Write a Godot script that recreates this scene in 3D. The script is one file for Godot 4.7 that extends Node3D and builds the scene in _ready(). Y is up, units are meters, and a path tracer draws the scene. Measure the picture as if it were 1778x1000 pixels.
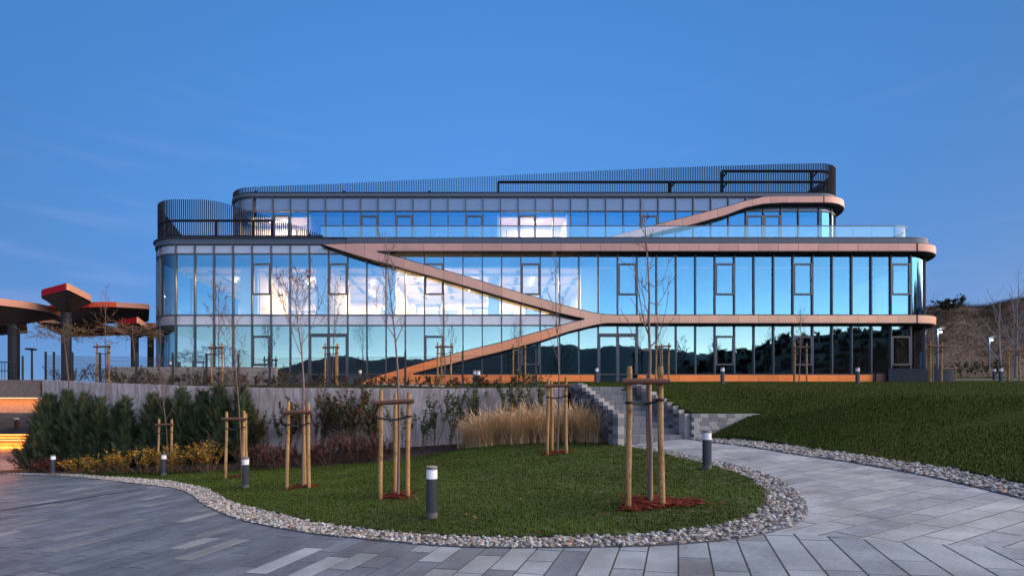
extends Node3D

# Scene axes: x to the right, y up, and d (metres in front of the camera) along -z.
var rng := RandomNumberGenerator.new()
var mats := {}
var cells := {}
var unit_quad := QuadMesh.new()
var unit_box := BoxMesh.new()
const EYE := 1.64
# plan of the two storeys' rounded glass fronts: straight from xl to xr at depth d, quarter arcs rl and rr
const PLAN_LOW := {"xl": -16.95, "xr": 24.23, "d": 28.4, "rl": 1.9, "rr": 1.75}
const PLAN_TOP := {"xl": -14.04, "xr": 21.26, "d": 31.6, "rl": 1.9, "rr": 1.9}


func P3(x: float, y: float, d: float) -> Vector3:
	return Vector3(x, y, -d)


# ---------------------------------------------------------------- mesh builder
class MB:
	var v := PackedVector3Array()
	var n := PackedVector3Array()
	var c := PackedColorArray()
	var uv := PackedVector2Array()
	var col := Color(1, 1, 1)

	func put(p: Vector3, nn: Vector3) -> void:
		v.append(p)
		n.append(nn)
		c.append(col)

	# a triangle whose face looks along hint
	func tri(a: Vector3, b: Vector3, e: Vector3, hint: Vector3) -> void:
		var nn := (b - a).cross(e - a)
		if nn.length_squared() < 1e-16:
			return
		nn = nn.normalized()
		if nn.dot(hint) < 0.0:
			nn = -nn
			put(a, nn)
			put(b, nn)
			put(e, nn)
		else:
			put(a, nn)
			put(e, nn)
			put(b, nn)

	func quad(a: Vector3, b: Vector3, e: Vector3, f: Vector3, hint: Vector3) -> void:
		tri(a, b, e, hint)
		tri(a, e, f, hint)

	# a triangle with its own corner normals
	func smooth(a: Vector3, b: Vector3, e: Vector3, na: Vector3, nb: Vector3, ne: Vector3) -> void:
		var nn := (b - a).cross(e - a)
		if nn.length_squared() < 1e-16:
			return
		if nn.dot(na + nb + ne) < 0.0:
			put(a, na)
			put(b, nb)
			put(e, ne)
		else:
			put(a, na)
			put(e, ne)
			put(b, nb)

	func box(o: Vector3, s: Vector3, bs := Basis()) -> void:
		var x := bs.x * s.x * 0.5
		var y := bs.y * s.y * 0.5
		var z := bs.z * s.z * 0.5
		for k in 3:
			var a: Vector3 = [x, y, z][k]
			var b: Vector3 = [y, z, x][k]
			var e: Vector3 = [z, x, y][k]
			for sg in [-1.0, 1.0]:
				var m: Vector3 = o + a * sg
				quad(m - b - e, m + b - e, m + b + e, m - b + e, a * sg)

	# a box with its four upright edges and its top edge chamfered
	func soft_box(o: Vector3, s: Vector3, ch: float, bs := Basis()) -> void:
		var w := s.x * 0.5
		var h := s.y * 0.5
		var t := s.z * 0.5
		var ring := func(y: float, i: float) -> Array:
			var a := w - i
			var b := t - i
			var q := []
			for p in [Vector2(a - ch, b), Vector2(a, b - ch), Vector2(a, -b + ch), Vector2(a - ch, -b), Vector2(-a + ch, -b), Vector2(-a, -b + ch), Vector2(-a, b - ch), Vector2(-a + ch, b)]:
				q.append(o + bs * Vector3(p.x, y, p.y))
			return q
		var rings := [ring.call(-h, 0.0), ring.call(h - ch, 0.0), ring.call(h, ch)]
		for r in 2:
			for i in 8:
				var j := (i + 1) % 8
				quad(rings[r][i], rings[r][j], rings[r + 1][j], rings[r + 1][i], (rings[r][i] + rings[r][j]) * 0.5 - o)
		for i in range(1, 7):
			tri(rings[2][0], rings[2][i], rings[2][i + 1], bs.y)
			tri(rings[0][0], rings[0][i], rings[0][i + 1], -bs.y)

	func tube(path: Array, radii: Array, sides: int, cap := true) -> void:
		var rings := []
		var norms := []
		var up := Vector3(0.31, 0.2, 0.93)
		for i in path.size():
			var a: Vector3 = path[maxi(i - 1, 0)]
			var b: Vector3 = path[mini(i + 1, path.size() - 1)]
			var t := (b - a).normalized()
			var s := t.cross(up)
			if s.length() < 0.05:
				s = t.cross(Vector3(1, 0, 0))
			s = s.normalized()
			var w := s.cross(t).normalized()
			up = t.cross(s) * -1.0 if false else up
			var r := []
			var q := []
			for k in sides:
				var an := TAU * k / sides
				var dir := s * cos(an) + w * sin(an)
				r.append(path[i] + dir * radii[i])
				q.append(dir)
			rings.append(r)
			norms.append(q)
		for i in path.size() - 1:
			for k in sides:
				var j := (k + 1) % sides
				smooth(rings[i][k], rings[i][j], rings[i + 1][j], norms[i][k], norms[i][j], norms[i + 1][j])
				smooth(rings[i][k], rings[i + 1][j], rings[i + 1][k], norms[i][k], norms[i + 1][j], norms[i + 1][k])
		if cap:
			var last: int = path.size() - 1
			for k in range(1, sides - 1):
				tri(rings[last][0], rings[last][k], rings[last][k + 1], path[last] - path[last - 1])
				tri(rings[0][0], rings[0][k], rings[0][k + 1], path[0] - path[1])

	# a body of revolution round the upright axis through o; prof holds (radius, height)
	func lathe(o: Vector3, prof: Array, sides: int) -> void:
		for i in prof.size() - 1:
			var p: Vector2 = prof[i]
			var q: Vector2 = prof[i + 1]
			var sl := Vector2(q.y - p.y, p.x - q.x).normalized()
			for k in sides:
				var a0 := TAU * k / sides
				var a1 := TAU * (k + 1) / sides
				var d0 := Vector3(cos(a0), 0, sin(a0))
				var d1 := Vector3(cos(a1), 0, sin(a1))
				var n0 := d0 * sl.x + Vector3.UP * sl.y
				var n1 := d1 * sl.x + Vector3.UP * sl.y
				var A := o + d0 * p.x + Vector3.UP * p.y
				var B := o + d1 * p.x + Vector3.UP * p.y
				var C := o + d1 * q.x + Vector3.UP * q.y
				var D := o + d0 * q.x + Vector3.UP * q.y
				smooth(A, B, C, n0, n1, n1)
				smooth(A, C, D, n0, n1, n0)

	# a flat outline (x, y) facing the camera, between depths d0 (front) and d1
	func slab_front(poly: PackedVector2Array, d0: float, d1: float) -> void:
		var ix := Geometry2D.triangulate_polygon(poly)
		for i in range(0, ix.size(), 3):
			var a := poly[ix[i]]
			var b := poly[ix[i + 1]]
			var e := poly[ix[i + 2]]
			tri(Vector3(a.x, a.y, -d0), Vector3(b.x, b.y, -d0), Vector3(e.x, e.y, -d0), Vector3(0, 0, 1))
			tri(Vector3(a.x, a.y, -d1), Vector3(b.x, b.y, -d1), Vector3(e.x, e.y, -d1), Vector3(0, 0, -1))
		var cw := Geometry2D.is_polygon_clockwise(poly)
		for i in poly.size():
			var a := poly[i]
			var b := poly[(i + 1) % poly.size()]
			var o := Vector2(b.y - a.y, a.x - b.x) * (-1.0 if cw else 1.0)
			quad(Vector3(a.x, a.y, -d0), Vector3(b.x, b.y, -d0), Vector3(b.x, b.y, -d1), Vector3(a.x, a.y, -d1), Vector3(o.x, o.y, 0))

	# a plan outline (x, d) between heights y0 and y1
	func slab_plan(poly: PackedVector2Array, y0: float, y1: float) -> void:
		var ix := Geometry2D.triangulate_polygon(poly)
		for i in range(0, ix.size(), 3):
			var a := poly[ix[i]]
			var b := poly[ix[i + 1]]
			var e := poly[ix[i + 2]]
			tri(Vector3(a.x, y1, -a.y), Vector3(b.x, y1, -b.y), Vector3(e.x, y1, -e.y), Vector3.UP)
			tri(Vector3(a.x, y0, -a.y), Vector3(b.x, y0, -b.y), Vector3(e.x, y0, -e.y), Vector3.DOWN)
		var cw := Geometry2D.is_polygon_clockwise(poly)
		for i in poly.size():
			var a := poly[i]
			var b := poly[(i + 1) % poly.size()]
			var o := Vector2(b.y - a.y, a.x - b.x) * (-1.0 if cw else 1.0)
			quad(Vector3(a.x, y0, -a.y), Vector3(b.x, y0, -b.y), Vector3(b.x, y1, -b.y), Vector3(a.x, y1, -a.y), Vector3(o.x, 0, -o.y))

	func done() -> ArrayMesh:
		var a := []
		a.resize(Mesh.ARRAY_MAX)
		a[Mesh.ARRAY_VERTEX] = v
		a[Mesh.ARRAY_NORMAL] = n
		a[Mesh.ARRAY_COLOR] = c
		var m := ArrayMesh.new()
		m.add_surface_from_arrays(Mesh.PRIMITIVE_TRIANGLES, a)
		return m


# ---------------------------------------------------------------- naming and placing
func tag(o: Node, label := "", category := "", group := "", kind := "") -> Node:
	if label:
		o.set_meta("label", label)
	if category:
		o.set_meta("category", category)
	if group:
		o.set_meta("group", group)
	if kind:
		o.set_meta("kind", kind)
	return o


func thing(called: String, at := Vector3.ZERO, turn := 0.0) -> Node3D:
	var o := Node3D.new()
	o.name = called
	add_child(o, true)
	o.position = at
	o.rotation.y = turn
	return o


func obj(called: String, mesh: Mesh, m: Material, parent: Node = null, tf := Transform3D()) -> MeshInstance3D:
	var o := MeshInstance3D.new()
	o.name = called
	o.mesh = mesh
	o.material_override = m
	o.transform = tf
	if parent:
		parent.add_child(o, true)
	else:
		add_child(o, true)
	return o


func put(called: String, mb: MB, m: Material, parent: Node = null) -> MeshInstance3D:
	return obj(called, mb.done(), m, parent)


func boxed(called: String, o: Vector3, s: Vector3, m: Material, parent: Node = null) -> MeshInstance3D:
	return obj(called, unit_box, m, parent, Transform3D(Basis().scaled(s), o))


func scatter(called: String, mesh: Mesh, m: Material, places: Array, colours: PackedColorArray, parent: Node = null) -> MultiMeshInstance3D:
	var mm := MultiMesh.new()
	mm.transform_format = MultiMesh.TRANSFORM_3D
	mm.use_colors = true
	mm.mesh = mesh
	mm.instance_count = places.size()
	for i in places.size():
		mm.set_instance_transform(i, places[i])
		mm.set_instance_color(i, colours[i])
	var o := MultiMeshInstance3D.new()
	o.name = called
	o.multimesh = mm
	o.material_override = m
	o.set_meta("kind", "stuff")
	(parent if parent else self).add_child(o, true)
	return o


func rr(a: float, b: float) -> float:
	return rng.randf_range(a, b)


func col(r: float, g: float, b: float) -> Color:
	return Color(r, g, b).linear_to_srgb()


# ---------------------------------------------------------------- materials
func noise_tex(freq: float, octaves: int, lo: float, hi: float, seed_: int, size := 512, kind := FastNoiseLite.TYPE_SIMPLEX_SMOOTH) -> NoiseTexture2D:
	var nz := FastNoiseLite.new()
	nz.noise_type = kind
	nz.frequency = freq
	nz.fractal_octaves = octaves
	nz.seed = seed_
	var t := NoiseTexture2D.new()
	t.width = size
	t.height = size
	t.seamless = true
	t.noise = nz
	var g := Gradient.new()
	g.set_color(0, Color(lo, lo, lo))
	g.set_color(1, Color(hi, hi, hi))
	t.color_ramp = g
	return t


func grain(a: Color, b: Color, freq: float, octaves: int, seed_: int, size := 512) -> NoiseTexture2D:
	var t := noise_tex(freq, octaves, 0, 1, seed_, size)
	var g := Gradient.new()
	g.set_color(0, a.linear_to_srgb())
	g.set_color(1, b.linear_to_srgb())
	t.color_ramp = g
	return t


func mat(c: Color, rough: float, metal := 0.0, tex: Texture2D = null, scale := 1.0, bump: Texture2D = null, bump_cm := 0.0) -> StandardMaterial3D:
	var m := StandardMaterial3D.new()
	m.albedo_color = c.linear_to_srgb()
	m.roughness = rough
	m.metallic = metal
	if tex or bump:
		m.uv1_triplanar = true
		m.uv1_world_triplanar = true
		m.uv1_scale = Vector3(scale, scale, scale)
	if tex:
		m.albedo_texture = tex
	if bump:
		m.heightmap_enabled = true
		m.heightmap_texture = bump
		m.heightmap_scale = bump_cm
	return m


func tinted(c: Color, rough: float, light_through := 0.0) -> StandardMaterial3D:
	var m := mat(c, rough)
	m.vertex_color_use_as_albedo = true
	m.metallic_specular = 0.2
	if light_through > 0.0:
		m.backlight_enabled = true
		m.backlight = Color(light_through, light_through, light_through)
	m.cull_mode = BaseMaterial3D.CULL_DISABLED
	return m


func coated_glass(tint: Color, alpha: float, seed_: int) -> StandardMaterial3D:
	var m := StandardMaterial3D.new()
	m.albedo_color = Color(tint.linear_to_srgb(), alpha)
	m.albedo_texture = noise_tex(0.01, 2, 0.97, 1.0, seed_, 64)
	m.metallic = 1.0
	m.roughness = 0.015
	m.uv1_triplanar = true
	m.uv1_world_triplanar = true
	m.uv1_scale = Vector3(0.3, 0.3, 0.3)
	m.heightmap_enabled = true
	m.heightmap_texture = noise_tex(0.018, 2, 0.0, 1.0, seed_ + 40, 256)
	m.heightmap_scale = 0.035
	m.transparency = BaseMaterial3D.TRANSPARENCY_ALPHA
	m.cull_mode = BaseMaterial3D.CULL_DISABLED
	return m


func glow(c: Color, energy: float) -> StandardMaterial3D:
	var m := mat(Color(0.8, 0.8, 0.8), 0.5)
	m.emission_enabled = true
	m.emission = c.linear_to_srgb()
	m.emission_energy_multiplier = energy
	return m


func make_materials() -> void:
	var fine := noise_tex(0.09, 4, 0.82, 1.0, 3)
	var blotch := noise_tex(0.012, 5, 0.80, 1.0, 4)
	var streak := noise_tex(0.02, 4, 0.84, 1.0, 5)
	mats.fine = fine
	mats.alu = mat(Color(0.055, 0.07, 0.095), 0.38, 0.35)
	mats.alu_light = mat(Color(0.12, 0.14, 0.18), 0.42, 0.4)
	mats.parapet = mat(Color(0.07, 0.10, 0.15), 0.5, 0.2)
	mats.parapet.metallic_specular = 0.25
	mats.ribbon_core = mat(Color(0.03, 0.038, 0.052), 0.6)
	mats.ribbon_core.metallic_specular = 0.2
	mats.black = mat(Color(0.012, 0.013, 0.016), 0.6)
	mats.dark_fin = mat(Color(0.012, 0.016, 0.026), 0.65)
	mats.dark_fin.metallic_specular = 0.15
	mats.glass = coated_glass(Color(0.14, 0.46, 0.78), 0.50, 11)
	mats.glass_top = coated_glass(Color(0.08, 0.39, 0.79), 0.50, 12)
	mats.glass_low = coated_glass(Color(0.16, 0.355, 0.46), 0.62, 13)
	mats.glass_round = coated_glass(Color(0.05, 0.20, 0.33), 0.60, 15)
	mats.spandrel = mat(Color(0.30, 0.36, 0.44), 0.16, 0.35)
	mats.spandrel_top = mat(Color(0.14, 0.21, 0.32), 0.16, 0.35)
	var rc := StandardMaterial3D.new()
	rc.albedo_color = Color(0.6, 0.92, 1.0, 0.14)
	rc.roughness = 0.05
	rc.metallic_specular = 0.25
	rc.transparency = BaseMaterial3D.TRANSPARENCY_ALPHA
	rc.cull_mode = BaseMaterial3D.CULL_DISABLED
	mats.rail_clear = rc
	mats.rail_glass = coated_glass(Color(0.42, 0.72, 0.80), 0.26, 14)
	var sheen := noise_tex(0.006, 2, 0.955, 1.0, 8)
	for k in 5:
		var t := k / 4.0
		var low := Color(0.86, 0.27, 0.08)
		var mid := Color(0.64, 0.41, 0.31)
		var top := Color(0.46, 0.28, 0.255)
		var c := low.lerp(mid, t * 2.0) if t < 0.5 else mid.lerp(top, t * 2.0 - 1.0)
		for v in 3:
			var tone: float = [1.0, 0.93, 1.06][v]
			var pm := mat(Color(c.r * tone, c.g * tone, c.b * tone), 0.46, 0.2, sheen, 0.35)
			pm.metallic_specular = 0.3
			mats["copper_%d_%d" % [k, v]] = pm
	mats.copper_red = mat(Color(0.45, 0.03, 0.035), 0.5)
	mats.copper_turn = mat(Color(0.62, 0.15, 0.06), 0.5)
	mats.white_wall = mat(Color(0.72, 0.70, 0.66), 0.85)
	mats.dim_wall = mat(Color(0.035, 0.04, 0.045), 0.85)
	mats.dim_blue = mat(Color(0.20, 0.26, 0.32), 0.7)
	mats.ceiling = mat(Color(0.68, 0.67, 0.64), 0.9)
	mats.floor_in = mat(Color(0.05, 0.045, 0.04), 0.7)
	mats.concrete = mat(Color(0.33, 0.30, 0.29), 0.9, 0.0, blotch, 0.55, fine, 0.4)
	mats.concrete_low = mat(Color(0.24, 0.22, 0.21), 0.9, 0.0, blotch, 0.8)
	mats.stone_face = mat(Color(0.40, 0.39, 0.39), 0.92, 0.0, blotch, 2.2, fine, 0.5)
	mats.stone_face2 = mat(Color(0.23, 0.23, 0.24), 0.92, 0.0, blotch, 2.0, fine, 0.5)
	mats.stone_dark = mat(Color(0.075, 0.08, 0.09), 0.92, 0.0, blotch, 2.0, fine, 0.5)
	mats.step = mat(Color(0.135, 0.15, 0.18), 0.9, 0.0, blotch, 1.8, fine, 0.3)
	mats.step2 = mat(Color(0.165, 0.18, 0.21), 0.9, 0.0, blotch, 1.8, fine, 0.3)
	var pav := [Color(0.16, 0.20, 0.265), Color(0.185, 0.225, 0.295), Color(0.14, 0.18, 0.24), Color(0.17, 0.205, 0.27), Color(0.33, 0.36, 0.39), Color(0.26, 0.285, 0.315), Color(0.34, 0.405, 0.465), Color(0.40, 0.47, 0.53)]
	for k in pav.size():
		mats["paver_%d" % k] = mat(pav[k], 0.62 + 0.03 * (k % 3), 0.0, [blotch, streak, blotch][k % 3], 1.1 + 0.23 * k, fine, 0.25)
	var pth := [Color(0.44, 0.485, 0.54), Color(0.40, 0.445, 0.505), Color(0.475, 0.515, 0.56), Color(0.36, 0.40, 0.46), Color(0.44, 0.46, 0.51)]
	for k in pth.size():
		mats["path_%d" % k] = mat(pth[k], 0.66, 0.0, [streak, blotch][k % 2], 0.9 + 0.2 * k, fine, 0.25)
	var stain := noise_tex(0.012, 5, 0.70, 1.0, 9)
	for k in pav.size() + pth.size():
		var pm: StandardMaterial3D = mats["paver_%d" % k if k < pav.size() else "path_%d" % (k - pav.size())]
		pm.detail_enabled = true
		pm.detail_blend_mode = BaseMaterial3D.BLEND_MODE_MUL
		pm.detail_uv_layer = BaseMaterial3D.DETAIL_UV_2
		pm.detail_albedo = stain
		pm.uv2_triplanar = true
		pm.uv2_world_triplanar = true
		pm.uv2_scale = Vector3(0.16, 0.16, 0.16)
	mats.joint = mat(Color(0.03, 0.03, 0.032), 0.95)
	mats.kerb = mat(Color(0.10, 0.115, 0.14), 0.7, 0.0, blotch, 2.0)
	mats.edging = mat(Color(0.05, 0.055, 0.065), 0.6)
	mats.soil = mat(Color(0.06, 0.042, 0.035), 1.0, 0.0, grain(Color(0.45, 0.42, 0.4), Color(1, 0.95, 0.9), 0.08, 4, 21), 1.3, fine, 2.0)
	mats.gravel_bed = mat(Color(0.15, 0.14, 0.13), 1.0, 0.0, blotch, 3.0)
	mats.turf = mat(Color(0.05, 0.075, 0.016), 1.0, 0.0, grain(Color(0.5, 0.52, 0.42), Color(1, 1, 0.9), 0.02, 5, 22), 0.5, fine, 2.0)
	mats.ground = mat(Color(0.045, 0.05, 0.035), 1.0, 0.0, blotch, 0.05)
	mats.hill = mat(Color(0.115, 0.08, 0.064), 1.0, 0.0, grain(Color(0.28, 0.27, 0.27), Color(1.0, 0.95, 0.85), 0.02, 5, 23), 0.045)
	mats.forest = mat(Color(0.012, 0.024, 0.026), 1.0)
	mats.wood = mat(Color(0.66, 0.44, 0.23), 0.8, 0.0, grain(Color(0.26, 0.21, 0.16), Color(1, 1, 1), 0.022, 5, 24), 2.5, fine, 0.3)
	mats.wood.uv1_scale = Vector3(5.0, 0.9, 5.0)
	mats.wood.metallic_specular = 0.25
	mats.wood.vertex_color_use_as_albedo = true
	mats.wood_bark = mat(Color(0.16, 0.075, 0.05), 0.85, 0.0, grain(Color(0.4, 0.4, 0.4), Color(1, 1, 1), 0.05, 4, 25), 4.0, fine, 0.6)
	mats.strap = mat(Color(0.01, 0.01, 0.012), 0.7)
	mats.turf_slope = mat(Color(0.042, 0.058, 0.018), 1.0, 0.0, mats.turf.albedo_texture, 0.5)
	mats.turf_slope.metallic_specular = 0.1
	mats.twig = mat(Color(0.12, 0.065, 0.06), 0.9)
	mats.bark_pink = mat(Color(0.21, 0.15, 0.135), 0.85, 0.0, fine, 3.0)
	mats.bark_brown = mat(Color(0.16, 0.10, 0.075), 0.85, 0.0, fine, 3.0)
	mats.planter = mat(Color(0.028, 0.038, 0.055), 0.8)
	mats.planter.metallic_specular = 0.15
	mats.bark_grey = mat(Color(0.27, 0.24, 0.235), 0.85, 0.0, fine, 3.0)
	mats.leaf = tinted(Color(1, 1, 1), 0.6, 0.25)
	mats.blade = tinted(Color(1, 1, 1), 0.75, 0.2)
	mats.blade_wide = tinted(Color(1, 1, 1), 0.9)
	mats.stone = tinted(Color(1, 1, 1), 0.75)
	mats.stone.albedo_texture = fine
	mats.stone.uv1_triplanar = true
	mats.stone.uv1_scale = Vector3(3, 3, 3)
	mats.bollard = mat(Color(0.075, 0.09, 0.115), 0.36, 0.55, fine, 2.0)
	mats.bollard_foot = mat(Color(0.22, 0.22, 0.235), 0.8, 0.1, noise_tex(0.06, 4, 0.4, 1.0, 27), 3.0)
	mats.diffuser = mat(Color(0.82, 0.82, 0.86), 0.35)
	mats.cap = mat(Color(0.16, 0.165, 0.18), 0.45, 0.4)
	mats.fence = mat(Color(0.022, 0.027, 0.035), 0.5, 0.2)
	mats.column = mat(Color(0.014, 0.019, 0.030), 0.5)
	mats.column.metallic_specular = 0.3
	mats.under = mat(Color(0.045, 0.03, 0.032), 0.7)
	mats.lamp_white = glow(Color(1.0, 0.86, 0.66), 4.0)
	mats.lamp_orange = glow(Color(1.0, 0.50, 0.12), 2.2)
	mats.lamp_cool = glow(Color(0.85, 0.93, 1.0), 8.0)
	mats.taupe = mat(Color(0.19, 0.15, 0.135), 0.85, 0.0, blotch, 0.7)
	mats.concrete_warm = mat(Color(0.34, 0.29, 0.24), 0.9, 0.0, blotch, 0.9)
	mats.forest_far = mat(Color(0.018, 0.034, 0.052), 1.0)
	var drip := noise_tex(0.02, 4, 0.72, 1.0, 6)
	mats.concrete_wall = mat(Color(0.66, 0.575, 0.56), 0.9, 0.0, drip, 0.5, fine, 0.4)
	mats.concrete_wall.uv1_scale = Vector3(1.3, 0.16, 1.3)
	var streaks := noise_tex(0.016, 4, 0.0, 1.0, 10)
	var ramp := Gradient.new()
	ramp.set_color(0, Color(0.80, 0.77, 0.76))
	ramp.set_color(1, Color(1, 1, 1))
	ramp.set_offset(0, 0.22)
	ramp.set_offset(1, 0.55)
	streaks.color_ramp = ramp
	mats.concrete_wall.detail_enabled = true
	mats.concrete_wall.detail_blend_mode = BaseMaterial3D.BLEND_MODE_MUL
	mats.concrete_wall.detail_uv_layer = BaseMaterial3D.DETAIL_UV_2
	mats.concrete_wall.detail_albedo = streaks
	mats.concrete_wall.uv2_triplanar = true
	mats.concrete_wall.uv2_world_triplanar = true
	mats.concrete_wall.uv2_scale = Vector3(0.3, 0.05, 0.3)
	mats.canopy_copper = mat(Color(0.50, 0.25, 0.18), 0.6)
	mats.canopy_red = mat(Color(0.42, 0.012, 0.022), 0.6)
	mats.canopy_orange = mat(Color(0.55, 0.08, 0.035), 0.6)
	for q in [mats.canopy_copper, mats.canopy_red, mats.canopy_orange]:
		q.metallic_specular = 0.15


# ---------------------------------------------------------------- ground heights
func softplus(x: float, k: float) -> float:
	return k * log(1.0 + exp(x / k)) if x / k < 30.0 else x


func softmin(a: float, b: float, k: float) -> float:
	var m := minf(a, b)
	return m - k * log(exp(-(a - m) / k) + exp(-(b - m) / k))


func plaza_y(x: float, d: float) -> float:
	var b := 0.07 * x if x > -12.0 else -0.84 + 0.04 * (x + 12.0)
	return b + 0.065 * softplus(d - 9.8, 0.8) * smoothstep(-4.0, 1.5, x)


func terrace_y(x: float, d: float) -> float:
	var left := 2.2 + 0.08 * (d - 17.8)
	var right := 2.33 + 0.074 * (d - 17.5)
	return lerpf(left, right, smoothstep(1.0, 4.0, x))


func path_edge(d: float) -> float:
	if d < 10.8:
		return lerpf(7.3, 8.25, smoothstep(6.0, 9.6, d))
	return lerpf(8.15, 6.6, smoothstep(10.8, 15.4, d))


func bank_y(x: float, d: float) -> float:
	var dd := minf(d, 14.75)
	var xe := path_edge(dd)
	var slope := lerpf(0.2, 0.52, smoothstep(11.0, 14.5, dd))
	return plaza_y(xe, dd) + 0.03 + slope * (x - xe)


func lawn_y(x: float, d: float) -> float:
	var cap := 1.46 + 0.345 * maxf(0.0, d - 14.75) + 0.25 * maxf(0.0, x - 8.2)
	var m := cap if d > 14.75 else softmin(bank_y(x, d), cap, 0.05)
	return softmin(terrace_y(x, d), m, 0.16)


func upper_y(x: float, d: float) -> float:
	if x < 2.6:
		return terrace_y(x, d)
	if x < 4.0:
		return lerpf(terrace_y(x, d), lawn_y(x, d), smoothstep(2.6, 4.0, x))
	return lawn_y(x, d)


# a ground area: the outline poly (x, d) cut into cells, at height h(x, d)
func area(mb: MB, poly: PackedVector2Array, cell: float, h: Callable) -> void:
	var lo := poly[0]
	var hi := poly[0]
	for p in poly:
		lo = lo.min(p)
		hi = hi.max(p)
	var nx := int(ceil((hi.x - lo.x) / cell))
	var ny := int(ceil((hi.y - lo.y) / cell))
	for i in nx:
		for j in ny:
			var a := lo + Vector2(i, j) * cell
			var sq := PackedVector2Array([a, a + Vector2(cell, 0), a + Vector2(cell, cell), a + Vector2(0, cell)])
			for piece in Geometry2D.intersect_polygons(sq, poly):
				var ix := Geometry2D.triangulate_polygon(piece)
				for k in range(0, ix.size(), 3):
					var q := []
					var nn := []
					for t in 3:
						var p: Vector2 = piece[ix[k + t]]
						q.append(Vector3(p.x, h.call(p.x, p.y), -p.y))
						var gx: float = (h.call(p.x + 0.1, p.y) - h.call(p.x - 0.1, p.y)) / 0.2
						var gd: float = (h.call(p.x, p.y + 0.1) - h.call(p.x, p.y - 0.1)) / 0.2
						nn.append(Vector3(-gx, 1.0, gd).normalized() if absf(gx) < 2.0 and absf(gd) < 2.0 else Vector3.UP)
					mb.smooth(q[0], q[1], q[2], nn[0], nn[1], nn[2])


# ---------------------------------------------------------------- rounded facade plan
# point on the front at arc length t from the left end of the straight, pushed out by off: [x, d, nx, nd]
func plan_at(p: Dictionary, t: float, off := 0.0) -> Array:
	var len_: float = p.xr - p.xl
	if t >= 0.0 and t <= len_:
		return [p.xl + t, p.d - off, 0.0, -1.0]
	var r: float = p.rl if t < 0.0 else p.rr
	var u := -t if t < 0.0 else t - len_
	var sgn := -1.0 if t < 0.0 else 1.0
	var cx: float = p.xl if t < 0.0 else p.xr
	var quarter := r * PI / 2.0
	if u <= quarter:
		var an := u / r
		return [cx + sgn * sin(an) * (r + off), p.d + r - cos(an) * (r + off), sgn * sin(an), -cos(an)]
	return [cx + sgn * (r + off), p.d + r + (u - quarter), sgn, 0.0]


func plan_steps(p: Dictionary, t0: float, t1: float) -> Array:
	var len_: float = p.xr - p.xl
	var out := [t0]
	var arc_l: float = p.rl * PI / 2.0
	var arc_r: float = p.rr * PI / 2.0
	for k in range(14, -1, -1):
		out.append(-arc_l * k / 14.0)
	for k in 15:
		out.append(len_ + arc_r * k / 14.0)
	out.append(t1)
	var keep := []
	for t in out:
		if t >= t0 - 1e-5 and t <= t1 + 1e-5 and (keep.is_empty() or t > keep[-1] + 1e-4):
			keep.append(t)
	return keep


# a band of rectangular section swept along the front
func sweep(mb: MB, p: Dictionary, t0: float, t1: float, y0: float, y1: float, off_in: float, off_out: float) -> void:
	var ts := plan_steps(p, t0, t1)
	for i in ts.size() - 1:
		var a := plan_at(p, ts[i], off_out)
		var b := plan_at(p, ts[i + 1], off_out)
		var e := plan_at(p, ts[i], off_in)
		var f := plan_at(p, ts[i + 1], off_in)
		var na := Vector3(a[2], 0, -a[3])
		var nb := Vector3(b[2], 0, -b[3])
		var A0 := P3(a[0], y0, a[1])
		var A1 := P3(a[0], y1, a[1])
		var B0 := P3(b[0], y0, b[1])
		var B1 := P3(b[0], y1, b[1])
		var E0 := P3(e[0], y0, e[1])
		var E1 := P3(e[0], y1, e[1])
		var F0 := P3(f[0], y0, f[1])
		var F1 := P3(f[0], y1, f[1])
		mb.smooth(A0, B0, B1, na, nb, nb)
		mb.smooth(A0, B1, A1, na, nb, na)
		mb.smooth(E0, F0, F1, -na, -nb, -nb)
		mb.smooth(E0, F1, E1, -na, -nb, -na)
		mb.quad(A1, B1, F1, E1, Vector3.UP)
		mb.quad(A0, B0, F0, E0, Vector3.DOWN)
		if i == 0:
			mb.quad(A0, A1, E1, E0, A0 - B0)
		if i == ts.size() - 2:
			mb.quad(B0, B1, F1, F0, B0 - A0)


# plan outline of a storey, pushed out by off and closed at depth back
func plan_outline(p: Dictionary, off: float, back: float) -> PackedVector2Array:
	var len_: float = p.xr - p.xl
	var out := PackedVector2Array()
	for t in plan_steps(p, -p.rl * PI / 2.0, len_ + p.rr * PI / 2.0):
		var q := plan_at(p, t, off)
		out.append(Vector2(q[0], q[1]))
	out.append(Vector2(out[-1].x, back))
	out.append(Vector2(out[0].x, back))
	return out


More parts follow.
